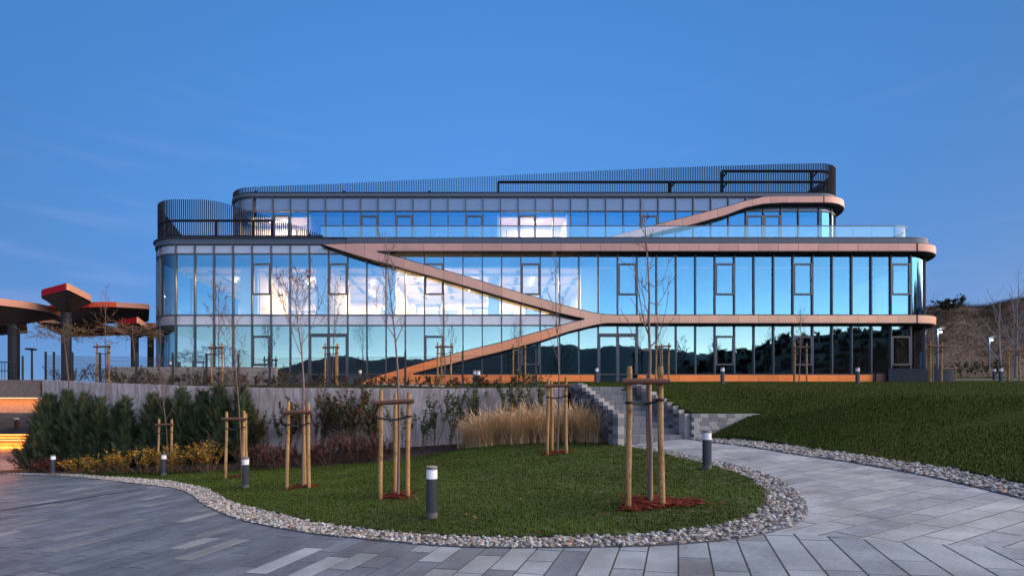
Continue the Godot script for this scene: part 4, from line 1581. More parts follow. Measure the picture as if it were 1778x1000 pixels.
func make_walls() -> void:
	var w := thing("retaining_wall")
	tag(w, "long grey concrete retaining wall below the fence", "wall")
	for i in WALL.size() - 1:
		var parts := 2 if i < 5 else 1
		for k in parts:
			var t0 := k / float(parts)
			var t1 := (k + 1) / float(parts)
			var a: Vector2 = WALL[i].lerp(WALL[i + 1], t0)
			var b: Vector2 = WALL[i].lerp(WALL[i + 1], t1)
			var dir := (b - a).normalized()
			var nrm := Vector2(-dir.y, dir.x) * 0.25
			a += dir * 0.006
			b -= dir * 0.006
			var ya: float = lerpf(WALL_TOP[i], WALL_TOP[i + 1], t0)
			var yb: float = lerpf(WALL_TOP[i], WALL_TOP[i + 1], t1)
			var fa: float = lerpf(WALL_FOOT[i], WALL_FOOT[i + 1], t0) - 0.3
			var fb: float = lerpf(WALL_FOOT[i], WALL_FOOT[i + 1], t1) - 0.3
			var mb := MB.new()
			var c := a + nrm
			var e := b + nrm
			var f := P3(nrm.x, 0, nrm.y)
			var up := 0.015
			mb.quad(P3(a.x, fa, a.y), P3(b.x, fb, b.y), P3(b.x, yb - up, b.y), P3(a.x, ya - up, a.y), -f)
			mb.quad(P3(a.x, ya - up, a.y), P3(b.x, yb - up, b.y), P3(b.x + nrm.x * 0.06, yb, b.y + nrm.y * 0.06), P3(a.x + nrm.x * 0.06, ya, a.y + nrm.y * 0.06), Vector3.UP - f)
			mb.quad(P3(c.x, fa, c.y), P3(e.x, fb, e.y), P3(e.x, yb, e.y), P3(c.x, ya, c.y), f)
			mb.quad(P3(a.x + nrm.x * 0.06, ya, a.y + nrm.y * 0.06), P3(b.x + nrm.x * 0.06, yb, b.y + nrm.y * 0.06), P3(e.x, yb, e.y), P3(c.x, ya, c.y), Vector3.UP)
			mb.quad(P3(a.x, fa, a.y), P3(c.x, fa, c.y), P3(c.x, ya, c.y), P3(a.x, ya - up, a.y), P3(-dir.x, 0, -dir.y))
			mb.quad(P3(b.x, fb, b.y), P3(e.x, fb, e.y), P3(e.x, yb, e.y), P3(b.x, yb - up, b.y), P3(dir.x, 0, dir.y))
			put("wall_panel", mb, mats.concrete_wall, w)
	# fence on the wall: posts, and wire mesh between them
	var f := thing("wire_fence")
	tag(f, "dark wire mesh fence with square posts on the retaining wall", "fence")
	var xs := [-21.60, -20.95, -19.54, -17.57, -15.32, -13.25, -11.54, -9.99, -8.52, -5.85, -2.76, -0.57, 2.06]
	var tops := []
	for x in xs:
		var q := wall_at(x)
		tops.append(P3(x, q[1], q[0] + 0.12))
		boxed("post", P3(x, q[1] + 0.70, q[0] + 0.12), Vector3(0.07, 1.4, 0.07), mats.fence, f)
		boxed("base_plate", P3(x, q[1] + 0.01, q[0] + 0.12), Vector3(0.16, 0.02, 0.14), mats.alu_light, f)
	for i in xs.size() - 1:
		var a: Vector3 = tops[i]
		var b: Vector3 = tops[i + 1]
		var mb := MB.new()
		var n := int((b - a).length() / 0.05)
		var turn := Basis(Vector3.UP, atan2(-(b.z - a.z), b.x - a.x))
		for k in range(1, n):
			var p := a.lerp(b, k / float(n)) + Vector3(0, 0.62, 0)
			mb.box(p, Vector3(0.0055, 1.18, 0.0055), turn)
		for k in 7:
			mb.tube([a + Vector3(0, 0.06 + 0.19 * k, 0), b + Vector3(0, 0.06 + 0.19 * k, 0)], [0.0045, 0.0045], 4, false)
		put("mesh_panel", mb, mats.fence, f).set_meta("kind", "stuff")
	# low concrete wall in front of the building's left end
	w = thing("low_concrete_wall")
	tag(w, "low pale concrete wall before the left end of the glass front", "wall")
	for i in 4:
		boxed("wall_panel", P3(-18.1 + i * 2.15, 3.25, 26.6), Vector3(2.14, 1.16, 0.3), mats.concrete, w)
	boxed("wall_panel", P3(-19.05, 3.25, 28.6), Vector3(0.28, 1.16, 3.6), mats.concrete, w)
	# light paved strip on the terrace
	var mb := MB.new()
	area(mb, PackedVector2Array([Vector2(3.3, 18.2), Vector2(4.9, 18.2), Vector2(3.0, 21.0), Vector2(-1.0, 24.4), Vector2(-5.0, 27.8), Vector2(-7.0, 27.8), Vector2(-2.6, 24.0), Vector2(1.0, 20.6)]), 0.8, func(x, d): return upper_y(x, d) + 0.02)
	tag(put("terrace_path", mb, mats.path_2), "pale path crossing the terrace behind the fence", "path", "", "structure")
	# dark planter at the building's right end
	var pl := thing("planter")
	tag(pl, "dark blue grey curved planter wall at the building's right end", "planter")
	mb = MB.new()
	sweep(mb, {"xl": 22.35, "xr": 24.9, "d": 27.55, "rl": 0.4, "rr": 2.4}, 0.0, 8.0, 2.7, 3.82, -0.2, 0.0)
	put("planter_wall", mb, mats.planter, pl)
	boxed("end_panel", P3(22.1, 3.2, 27.75), Vector3(0.6, 0.75, 0.1), mat(Color(0.06, 0.02, 0.018), 0.5), pl)
	# far low kerb wall on the right
	boxed("low_stone_wall", P3(34.6, 3.5, 35.5), Vector3(9.0, 0.5, 0.3), mats.concrete_low)
	tag(get_child(-1), "long low stone wall under the brown hillside", "wall")


# ---------------------------------------------------------------- canopies
func rounded(pts: Array, r: Array) -> PackedVector2Array:
	var out := PackedVector2Array()
	var n := pts.size()
	for i in n:
		var p: Vector2 = pts[i]
		var a: Vector2 = p + (pts[(i + n - 1) % n] - p).normalized() * r[i]
		var b: Vector2 = p + (pts[(i + 1) % n] - p).normalized() * r[i]
		for k in 7:
			var t := k / 6.0
			out.append(a.lerp(p, t).lerp(p.lerp(b, t), t))
	return out


func canopy(label: String, pts: Array, radii: Array, y: float, thick: float, column: Vector2, col_r: float, foot: float, drop: float) -> void:
	var t := thing("leaf_canopy", P3(column.x, foot, column.y))
	tag(t, label, "canopy", "leaf shaped canopies on dark columns")
	var poly := rounded(pts, radii)
	var off := P3(column.x, foot, column.y)
	var cen := Vector2.ZERO
	for p in poly:
		cen += p
	cen /= poly.size()
	var roof := MB.new()
	var red := MB.new()
	var copper := MB.new()
	var turn := MB.new()
	var under := MB.new()
	var hub_y := y - thick - drop
	var n := poly.size()
	for i in n:
		var a := poly[i]
		var b := poly[(i + 1) % n]
		var A := P3(a.x, y, a.y) - off
		var B := P3(b.x, y, b.y) - off
		var dn := Vector3(0, -thick, 0)
		roof.tri(A, B, P3(cen.x, y + 0.06, cen.y) - off, Vector3.UP)
		var o := (b - a).orthogonal().normalized()
		if o.dot((a + b) * 0.5 - cen) < 0:
			o = -o
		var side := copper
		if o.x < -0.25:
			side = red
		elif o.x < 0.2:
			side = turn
		side.quad(A, B, B + dn, A + dn, Vector3(o.x, 0, -o.y))
		# underside: a shallow funnel running down to the column, set in from the fascia
		var ia := a.lerp(cen, 0.03)
		var ib := b.lerp(cen, 0.03)
		var IA := P3(ia.x, y - thick + 0.02, ia.y) - off
		var IB := P3(ib.x, y - thick + 0.02, ib.y) - off
		under.quad(A + dn, B + dn, IB, IA, Vector3.DOWN)
		var ha := Vector3(0, hub_y - foot, 0) + (IA * Vector3(1, 0, 1)).normalized() * col_r
		var hb := Vector3(0, hub_y - foot, 0) + (IB * Vector3(1, 0, 1)).normalized() * col_r
		for k in 7:
			var s0 := k / 7.0
			var s1 := (k + 1) / 7.0
			var p0 := IA.lerp(ha, s0)
			var q0 := IB.lerp(hb, s0)
			var p1 := IA.lerp(ha, s1)
			var q1 := IB.lerp(hb, s1)
			var lip := Vector3(0, -0.02, 0)
			under.quad(p0, q0, q1, p1, Vector3.DOWN)
			under.quad(p1, q1, q1 + lip, p1 + lip, p1 - p0 + Vector3(0, 0.001, 0))
	put("roof_deck", roof, mats.under, t)
	if red.v.size():
		put("fascia", red, mats.canopy_red, t)
	if copper.v.size():
		put("fascia", copper, mats.canopy_copper, t)
	if turn.v.size():
		put("fascia", turn, mats.canopy_orange, t)
	put("soffit", under, mats.under, t)
	var cm := MB.new()
	cm.lathe(Vector3.ZERO, [Vector2(col_r, -0.5), Vector2(col_r, hub_y - foot + 0.05)], 20)
	put("column", cm, mats.column, t)


func make_left_side() -> void:
	canopy("highest canopy, red and copper edged, pointing its corner at the plaza", [Vector2(-19.26, 23.73), Vector2(-20.29, 26.78), Vector2(-23.16, 28.36), Vector2(-22.03, 25.31)], [0.28, 0.79, 0.34, 0.79], 7.55, 0.32, Vector2(-21.19, 26.05), 0.215, 2.9, 0.62)
	canopy("broad copper edged canopy cut off by the photo's left border", [Vector2(-23.62, 24.00), Vector2(-22.16, 25.65), Vector2(-22.67, 27.81), Vector2(-25.40, 29.21), Vector2(-27.94, 26.67), Vector2(-26.54, 23.88)], [0.76, 1.02, 1.02, 1.02, 1.02, 1.02], 6.99, 0.34, Vector2(-24.00, 26.16), 0.241, 2.9, 0.64)
	canopy("canopy with long copper right edge behind the highest canopy", [Vector2(-21.56, 29.04), Vector2(-19.36, 29.81), Vector2(-22.55, 34.65), Vector2(-28.05, 33.55), Vector2(-26.95, 30.58)], [0.99, 0.28, 1.10, 1.10, 0.88], 7.81, 0.29, Vector2(-25.74, 31.57), 0.220, 2.9, 0.66)
	canopy("long low canopy stretching behind the middle column", [Vector2(-26.82, 30.63), Vector2(-24.70, 31.80), Vector2(-24.80, 36.46), Vector2(-29.68, 35.62)], [0.53, 1.06, 0.64, 1.06], 7.21, 0.30, Vector2(-27.14, 33.28), 0.212, 2.9, 0.53)
	canopy("small square canopy beside the building's left corner, red and orange edged", [Vector2(-18.03, 26.78), Vector2(-19.64, 30.59), Vector2(-21.70, 31.83), Vector2(-20.09, 28.02)], [0.21, 0.52, 0.41, 0.52], 6.51, 0.31, Vector2(-19.88, 29.30), 0.196, 2.9, 0.46)
	canopy("canopy half hidden behind the building's left corner", [Vector2(-22.87, 33.17), Vector2(-20.91, 34.20), Vector2(-22.14, 36.87), Vector2(-24.31, 35.64)], [0.52, 0.41, 0.62, 0.52], 7.37, 0.31, Vector2(-22.66, 35.02), 0.196, 2.9, 0.46)
	canopy("dim canopy under the broad one at the left border", [Vector2(-25.31, 28.35), Vector2(-27.51, 26.67), Vector2(-30.98, 28.35), Vector2(-27.83, 31.29)], [0.63, 0.63, 0.84, 0.84], 6.53, 0.29, Vector2(-27.72, 28.77), 0.200, 2.9, 0.42)
	# raised deck at the far left: parapet wall, lamp lit beam, railing
	var dk := thing("deck")
	tag(dk, "raised concrete deck left of the retaining wall, lit orange underneath", "deck")
	boxed("deck_slab", P3(-31.0, 2.75, 29.5), Vector3(18.4, 0.5, 8.0), mats.concrete_low, dk)
	boxed("parapet_wall", P3(-24.0, 2.64, 25.35), Vector3(4.3, 0.88, 0.28), mats.taupe, dk)
	boxed("parapet_wall", P3(-28.2, 2.64, 25.5), Vector3(4.1, 0.88, 0.28), mats.taupe, dk)
	boxed("beam", P3(-30.0, 1.80, 25.95), Vector3(16.6, 0.72, 0.5), mats.concrete_warm, dk)
	boxed("pier", P3(-23.05, 0.5, 27.2), Vector3(0.3, 1.9, 0.3), mats.concrete_warm, dk)
	boxed("pier", P3(-30.2, 0.5, 27.2), Vector3(0.3, 1.9, 0.3), mats.concrete_warm, dk)
	boxed("led_strip_lamp", P3(-27.5, 2.185, 25.30), Vector3(11.0, 0.02, 0.04), mats.lamp_orange, dk)
	var l := AreaLight3D.new()
	l.name = "deck_light"
	l.area_size = Vector2(11.0, 0.06)
	l.light_energy = 9.0
	l.light_color = Color(1.0, 0.56, 0.18)
	l.area_range = 12.0
	l.shadow_enabled = true
	l.transform = Transform3D(Basis(Vector3.RIGHT, -PI / 2.0 + 0.35), P3(-27.5, 2.16, 25.30))
	add_child(l, true)
	var ra := thing("railing")
	tag(ra, "dark metal railing along the raised deck under the left canopies", "railing")
	for y in [4.0, 3.56]:
		boxed("rail", P3(-26.5, y, 25.5), Vector3(6.6, 0.045, 0.045), mats.fence, ra)
	for i in 44:
		boxed("baluster", P3(-29.7 + i * 0.15, 3.53, 25.5), Vector3(0.022, 0.92, 0.022), mats.fence, ra)
	# court below the deck, its lamp lit step and the bank behind
	var mb := MB.new()
	area(mb, PackedVector2Array([Vector2(-45, 21.0), Vector2(-20.6, 22.3), Vector2(-22.3, 25.6), Vector2(-22.3, 32.2), Vector2(-45, 32.2)]), 1.2, func(x, d): return lerpf(plaza_y(x, d) - 0.02, -0.76, smoothstep(23.5, 31.0, d)))
	tag(put("lower_court", mb, mats.path_2), "paved court under the raised deck glowing orange", "court", "", "structure")
	mb = MB.new()
	area(mb, PackedVector2Array([Vector2(-50, 34.3), Vector2(-22.3, 34.3), Vector2(-22.3, 44), Vector2(-50, 44)]), 1.0, func(x, d): return -0.32 + (d - 34.3) * 0.26 + 0.08 * sin(x * 2.1) * sin(d * 1.7))
	tag(put("earth_bank", mb, mats.hill), "bare earth bank behind the lit step under the deck", "bank", "", "structure")
	var sp := thing("seat_step")
	tag(sp, "long concrete seating step with glowing light strips under the deck", "step")
	boxed("step_block", P3(-33.6, -0.62, 33.2), Vector3(22.6, 0.66, 2.3), mats.concrete_warm, sp)
	boxed("led_strip_lamp", P3(-32.0, -0.34, 32.02), Vector3(18.0, 0.03, 0.03), mats.lamp_orange, sp)
	boxed("back_kerb", P3(-33.6, -0.2, 34.3), Vector3(22.6, 0.3, 0.2), mats.concrete_warm, sp)
	boxed("led_strip_lamp", P3(-32.0, -0.1, 34.17), Vector3(18.0, 0.03, 0.03), mats.lamp_orange, sp)
	for q in [[-32.0, -0.38, 31.93, 90.0, -0.75], [-32.0, -0.13, 34.10, 60.0, -0.9]]:
		l = AreaLight3D.new()
		l.name = "step_light"
		l.area_size = Vector2(18.0, 0.05)
		l.light_energy = q[3]
		l.light_color = Color(1.0, 0.54, 0.15)
		l.area_range = 12.0
		l.shadow_enabled = true
		l.transform = Transform3D(Basis(Vector3.RIGHT, -PI / 2.0 + q[4]), P3(q[0], q[1], q[2]))
		add_child(l, true)
	for q in [[-33.2, 36.4], [-31.5, 37.0]]:
		var mb2 := MB.new()
		mb2.lathe(Vector3.ZERO, [Vector2(0.14, -0.3), Vector2(0.14, 0.62)], 12)
		var bp := thing("timber_post", P3(q[0], 0.25, q[1]))
		tag(bp, "short round post on the earth bank, left one" if q[0] < -32 else "short round post on the earth bank, right one", "post", "posts on the earth bank")
		put("shaft", mb2, mats.wood_bark, bp)
		var cp := MB.new()
		cp.lathe(Vector3.ZERO, [Vector2(0.15, 0.62), Vector2(0.15, 0.74), Vector2(0.0, 0.75)], 12)
		put("cap", cp, mats.diffuser, bp)
	lamp_post("thin lamp post with flat head left of the fence", P3(-26.45, 3.0, 30.0), 2.12, false)
	var tp := MB.new()
	tp.lathe(Vector3.ZERO, [Vector2(0.045, 0.0), Vector2(0.045, 1.35), Vector2(0.0, 1.36)], 8)
	tag(obj("slim_post", tp.done(), mats.fence, null, Transform3D(Basis(), P3(-23.4, 3.0, 26.0))), "slim dark post beside the deck railing", "post")


func lamp_post(label: String, at: Vector3, h: float, lit: bool) -> void:
	var t := thing("lamp_post", at)
	tag(t, label, "lamp post", "lamp posts")
	var mb := MB.new()
	mb.lathe(Vector3.ZERO, [Vector2(0.07, -0.2), Vector2(0.06, 0.1), Vector2(0.045, h)], 10)
	put("pole", mb, mats.fence if not lit else mats.alu_light, t)
	mb = MB.new()
	mb.soft_box(Vector3(0.05, h + 0.04, 0.12), Vector3(0.42, 0.10, 0.42), 0.03)
	put("lamp_head", mb, mats.fence, t)
	if lit:
		var s := SphereMesh.new()
		s.radius = 0.065
		s.height = 0.13
		s.radial_segments = 16
		s.rings = 8
		obj("bulb_light", s, mats.lamp_cool, t, Transform3D(Basis(), Vector3(0.05, h - 0.2, 0.16)))
		var l := OmniLight3D.new()
		l.name = "street_light"
		l.position = at + Vector3(0.05, h - 0.2, 0.16)
		l.light_color = Color(0.85, 0.93, 1.0)
		l.light_energy = 0.9
		l.light_size = 0.065
		l.omni_range = 14.0
		l.omni_attenuation = 2.0
		l.shadow_enabled = true
		add_child(l, true)


# ---------------------------------------------------------------- hills
func ridge(called: String, label: String, keys: Array, near_d: float, crest_d: float, far_d: float, foot: float, m: Material, rough: float, seed_: int, woods := 0, tall := 6.0) -> void:
	var nz := FastNoiseLite.new()
	nz.seed = seed_
	nz.frequency = 0.02
	nz.fractal_octaves = 5
	var mb := MB.new()
	var x0: float = keys[0].x
	var x1: float = keys[-1].x
	var nx := 150
	var nd := 16
	var c := curve_of(keys)
	var g := []
	for i in nx + 1:
		var row := []
		var s := lerpf(x0, x1, i / float(nx))
		for j in nd + 1:
			var v := j / float(nd)
			var d := lerpf(near_d, crest_d, v / 0.7) if v < 0.7 else lerpf(crest_d, far_d, (v - 0.7) / 0.3)
			var k := pow(v / 0.7, 1.15) if v < 0.7 else 1.0 - pow((v - 0.7) / 0.3, 2.0)
			var x := s * absf(d / crest_d)
			var y: float = foot + (c.call(s) - foot) * k + nz.get_noise_2d(x, d) * rough * k
			row.append(P3(x, y, d))
		g.append(row)
	if hill_grid.is_empty():
		hill_grid = g
	var nm := func(i: int, j: int) -> Vector3:
		var a: Vector3 = g[mini(i + 1, nx)][j] - g[maxi(i - 1, 0)][j]
		var b: Vector3 = g[i][mini(j + 1, nd)] - g[i][maxi(j - 1, 0)]
		var q := a.cross(b).normalized()
		return q if q.y > 0 else -q
	for i in nx:
		for j in nd:
			mb.smooth(g[i][j], g[i + 1][j], g[i + 1][j + 1], nm.call(i, j), nm.call(i + 1, j), nm.call(i + 1, j + 1))
			mb.smooth(g[i][j], g[i + 1][j + 1], g[i][j + 1], nm.call(i, j), nm.call(i + 1, j + 1), nm.call(i, j + 1))
	tag(put(called, mb, m), label, "hill", "", "structure")
	if woods > 0:
		var places := []
		var cc := PackedColorArray()
		for k in woods:
			var i := rng.randi() % nx
			var j := 3 + rng.randi() % 11
			var p: Vector3 = (g[i][j] as Vector3).lerp(g[i + 1][j], rng.randf())
			var z := tall * rr(0.5, 1.25)
			places.append(Transform3D(Basis(Vector3.UP, rr(0, TAU)).scaled(Vector3(z * 0.9, z, z * 0.9)), p - Vector3(0, z * 0.15, 0)))
			var q := rr(0.6, 1.4)
			cc.append(Color(0.014 * q, 0.026 * q, 0.020 * q))
		tag(scatter("far_wood", tuft_mesh(14, 0.3, 1.0, 0.28, 71), mats.blade_wide, places, cc), label.replace("hills", "woods").replace("ridge", "wood on the ridge"), "wood", "", "stuff")


func hill_y(x: float, d: float) -> float:
	if hill_grid.is_empty():
		return 3.0
	var nx: int = hill_grid.size() - 1
	var nd: int = hill_grid[0].size() - 1
	var u := clampf((x * 150.0 / d - 30.0) / 230.0 * nx, 0.0, nx - 0.001)
	var v := 0.7 * (d - 44.0) / 106.0 if d < 150.0 else 0.7 + 0.3 * (d - 150.0) / 90.0
	v = clampf(v * nd, 0.0, nd - 0.001)
	var i := int(u)
	var j := int(v)
	return lerpf(lerpf(hill_grid[i][j].y, hill_grid[i + 1][j].y, u - i), lerpf(hill_grid[i][j + 1].y, hill_grid[i + 1][j + 1].y, u - i), v - j)


var hill_grid := []


func make_hills() -> void:
	ridge("hill", "brown dry hillside rising behind the building on the right", [Vector2(30, 2.0), Vector2(60, 12.0), Vector2(95, 25), Vector2(118, 29.0), Vector2(133, 31.6), Vector2(141, 33.0), Vector2(150, 32.2), Vector2(162, 34.6), Vector2(185, 36.0), Vector2(260, 30.0)], 44.0, 150.0, 240.0, 3.0, mats.hill, 2.2, 51)
	# the hills across the valley, seen mirrored in the glass
	var far := []
	for q in [[-700, 640], [0, 660], [300, 652], [476, 642], [520, 634], [545, 620], [575, 617], [610, 620], [650, 624], [717, 620], [800, 616], [870, 606], [930, 597], [985, 599], [1030, 604], [1070, 595], [1140, 603], [1205, 613], [1300, 606], [1500, 590], [2200, 600]]:
		far.append(Vector2((q[0] - 830.0) / 880.0 * 457.0, EYE + (710.0 - q[1]) / 880.0 * 457.0))
	ridge("hill", "far blue hills across the valley mirrored in the ground floor glass", far, -180.0, -400.0, -650.0, -2.6, mats.forest_far, 3.0, 52)
	var near := []
	for q in [[1120, 690], [1180, 640], [1240, 615], [1300, 604], [1372, 585], [1444, 577], [1511, 572], [1580, 570], [1700, 560], [2300, 545]]:
		near.append(Vector2((q[0] - 830.0) / 880.0 * 207.0, EYE + (710.0 - q[1]) / 880.0 * 207.0))
	ridge("hill", "dark wooded ridge mirrored in the right ground floor glass", near, -60.0, -150.0, -260.0, -2.6, mats.forest, 1.0, 53, 1500, 2.6)
	ridge("hill", "dark wooded slope out of frame on the right, mirrored in the rounded corner", [Vector2(-160, 6), Vector2(-60, 26), Vector2(0, 34), Vector2(60, 30), Vector2(140, 22)], 70.0, 150.0, 240.0, -2.6, mats.forest, 1.0, 54, 1200, 6.0)
	for k in 2:
		var o: Node3D = get_child(-1 - k)
		o.rotation.y = -PI / 2.0


# ---------------------------------------------------------------- bollards, stake frames
func make_bollards() -> void:
	var body := MB.new()
	body.lathe(Vector3.ZERO, [Vector2(0.088, 0.10), Vector2(0.088, 0.60), Vector2(0.080, 0.605)], 28)
	var foot := MB.new()
	foot.lathe(Vector3.ZERO, [Vector2(0.0885, -0.08), Vector2(0.0885, 0.10)], 28)
	var lens := MB.new()
	lens.lathe(Vector3.ZERO, [Vector2(0.083, 0.605), Vector2(0.083, 0.745)], 28)
	var cap := MB.new()
	cap.lathe(Vector3.ZERO, [Vector2(0.08, 0.743), Vector2(0.089, 0.746), Vector2(0.089, 0.782), Vector2(0.082, 0.790), Vector2(0.0, 0.792)], 28)
	var parts := [["post", body.done(), mats.bollard], ["foot", foot.done(), mats.bollard_foot], ["diffuser", lens.done(), mats.diffuser], ["cap", cap.done(), mats.cap]]
	var first: Node3D = null
	for q in [
		[-0.70, 7.66, "", "nearest and largest bollard, on the lawn just behind the front gravel"],
		[-5.95, 12.95, "", "bollard on the lawn where the gravel band swings back to the left"],
		[-11.3, 18.2, "", "bollard standing before the yellow leaved shrubs"],
		[-17.3, 20.6, "", "bollard beside the dark red shrubs at the lawn's far left end"],
		[4.66, 10.3, "", "bollard beside the path, in front of the low block wall"],
		[-6.2, 26.6, "", "bollard on the terrace left of the ribbon's lowest tip"],
		[0.0, 19.6, "", "nearer of two bollards close together behind the fence"],
		[-0.12, 21.4, "", "farther of two bollards close together behind the fence"],
		[-11.0, 27.2, "", "bollard at the right end of the low concrete wall"],
		[-17.0, 28.0, "high", "bollard behind the low concrete wall at the building's left corner"],
		[6.1, 26.0, "", "bollard left of the double door in the orange plinth"],
		[11.4, 23.6, "", "bollard on the upper lawn right of the double door"],
		[18.0, 24.0, "", "bollard on the upper lawn before the right end of the orange plinth"],
		[28.1, 27.2, "", "bollard on the lawn edge under the brown hill"],
		[35.2, 34.5, "", "small far bollard half sunk behind the lawn edge under the hill"]]:
		var y: float = island_y(q[0], q[1]) if q[1] < 15.0 or q[0] < -8.0 and q[1] < 21.0 else upper_y(q[0], q[1])
		if q[2] == "high":
			y = 3.5
		var o: Node3D
		if first == null:
			o = thing("bollard_light")
			for p in parts:
				obj(p[0], p[1], p[2], o)
			first = o
		else:
			o = first.duplicate()
			o.name = "bollard_light"
			add_child(o, true)
		o.position = P3(q[0], y, q[1])
		o.rotation.y = rr(0, TAU)
		tag(o, q[3], "bollard light", "bollard lights with white diffusers")


func stake(h: float, foot: Vector3, top: Vector3, r: float) -> MB:
	var mb := MB.new()
	var pth := []
	var rad := []
	for i in 31:
		var t := i / 30.0
		pth.append(foot.lerp(top, t) + Vector3(sin(t * 5.0 + foot.x * 9.0), 0, cos(t * 4.0 + foot.z * 7.0)) * 0.006)
		rad.append(r * (1.06 - 0.1 * t + 0.03 * sin(t * 17.0 + h)))
	rad[30] = r * 0.82
	mb.tube(pth, rad, 12)
	# weathering and knots in the wood
	var knots := []
	for k in 9:
		var an := rr(0, TAU)
		knots.append(foot.lerp(top, rr(0.12, 0.95)) + Vector3(cos(an), 0, sin(an)) * r)
	var ph := rr(0, 20)
	for i in mb.v.size():
		var p := mb.v[i]
		var k := 0.90 + 0.10 * sin(p.y * 6.0 + ph) + 0.06 * sin(p.x * 210.0 + ph) + 0.05 * sin(p.y * 31.0 + p.z * 160.0)
		k *= lerpf(0.62, 1.0, smoothstep(-0.05, 0.22, p.y))
		for q in knots:
			k *= lerpf(0.32, 1.0, smoothstep(0.012, 0.045, p.distance_to(q)))
		mb.c[i] = Color(k, k * 0.985, k * 0.96)
	return mb


# three round stakes, bark covered cross bars and black straps round a young tree
func stake_frame(label: String, at: Vector3, w: float, turn: float, back_x: float, h := 2.05) -> void:
	var t := thing("tree_stakes", at, turn)
	tag(t, label, "tree stakes", "stake frames round young trees")
	var fl := Vector3(-w / 2, -0.1, 0.0)
	var fr := Vector3(w / 2, -0.1, 0.05)
	var bk := Vector3(back_x, -0.1, -0.38)
	var tops := []
	for q in [fl, fr, bk]:
		var hh := h + rr(-0.03, 0.03) - (0.04 if q == bk else 0.0)
		var tp := Vector3(q.x * 0.97 + rr(-0.03, 0.03), hh, q.z + rr(-0.02, 0.02))
		tops.append(tp)
		put("stake", stake(h, q, tp, 0.042), mats.wood, t)
	var lift := h - 0.22
	for pair in [[0, 1]]:
		var a: Vector3 = tops[pair[0]]
		var b: Vector3 = tops[pair[1]]
		a.y = lift + rr(-0.01, 0.01)
		b.y = lift + rr(-0.01, 0.02)
		var dir := (b - a).normalized()
		var front := Vector3(0, 0, 0.06) if pair == [0, 1] else Vector3(0, -0.085, 0)
		var mb := MB.new()
		mb.tube([a - dir * 0.11 + front, a.lerp(b, 0.5) + front + Vector3(0, 0.004, 0), b + dir * 0.11 + front], [0.045, 0.047, 0.043], 10)
		put("cross_bar", mb, mats.wood_bark, t)
	# straps
	var trunk := Vector3(0.03, lift - 0.28, -0.1)
	for q in [[0, -0.3], [1, -0.26]]:
		var p: Vector3 = tops[q[0]]
		p.y = lift + q[1]
		var mb := MB.new()
		var ring := []
		var rad := []
		for k in 9:
			var an := TAU * k / 8.0
			ring.append(p + Vector3(cos(an), 0, sin(an)) * 0.05)
			rad.append(0.02)
		mb.tube(ring, rad, 5, false)
		var e := trunk + Vector3(0, q[1] * 0.12, 0)
		for s in [-1, 1]:
			var o := Vector3(0, 0, 0.035 * s)
			var mid := p.lerp(e, 0.5) + o * 0.5 + Vector3(0, -0.015, 0)
			mb.box(mid, Vector3((e - p).length(), 0.04, 0.006), Basis(Quaternion(Vector3.RIGHT, (e - p).normalized())))
		put("strap", mb, mats.strap, t)


func mulch_ring(label: String, at: Vector3, rx: float, rd: float, count: int, h: Callable) -> void:
	var places := []
	var cc := PackedColorArray()
	var r := 0
	while places.size() < count * 2:
		var an := rr(0, TAU)
		var k := sqrt(rng.randf()) * (1.0 + 0.3 * sin(an * 3.0 + at.x)) * (1.0 if rng.randf() < 0.88 else rr(1.0, 1.7))
		var x := at.x + cos(an) * k * rx
		var d := -at.z + sin(an) * k * rd
		var s := rr(0.022, 0.06)
		places.append(Transform3D(Basis.from_euler(Vector3(rr(-0.5, 0.5), rr(0, TAU), rr(-0.5, 0.5))).scaled(Vector3(s * 1.6, s * 0.45, s * 0.6)), P3(x, h.call(x, d) + rr(0.012, 0.07), d)))
		var g := rr(0.4, 1.5)
		cc.append(Color(0.17 * g, 0.034 * g, 0.024 * g))
	tag(scatter("red_mulch", stone_mesh(78, 0.5), mats.stone, places, cc), label, "mulch", "red mulch round young trees", "stuff")


# ---------------------------------------------------------------- bare trees
class Limb:
	var pts := []
	var rad := []

	func at(t: float) -> Vector3:
		var f := clampf(t, 0.0, 1.0) * (pts.size() - 1)
		var i := mini(int(f), pts.size() - 2)
		return pts[i].lerp(pts[i + 1], f - i)

	func r_at(t: float) -> float:
		var f := clampf(t, 0.0, 1.0) * (rad.size() - 1)
		var i := mini(int(f), rad.size() - 2)
		return lerpf(rad[i], rad[i + 1], f - i)

	func dir(t: float) -> Vector3:
		return (at(t + 0.08) - at(t - 0.08)).normalized()


var thinnest := 0.0042


func grow(from: Vector3, dir: Vector3, length: float, r0: float, up: float, wob: float, n := 6) -> Limb:
	var l := Limb.new()
	var p := from
	var v := dir.normalized()
	for i in n + 1:
		l.pts.append(p)
		l.rad.append(maxf(r0 * (1.0 - 0.8 * i / n), thinnest))
		v = (v + Vector3(rr(-wob, wob), up / n + rr(-wob, wob) * 0.5, rr(-wob, wob))).normalized()
		p += v * length / n
	return l


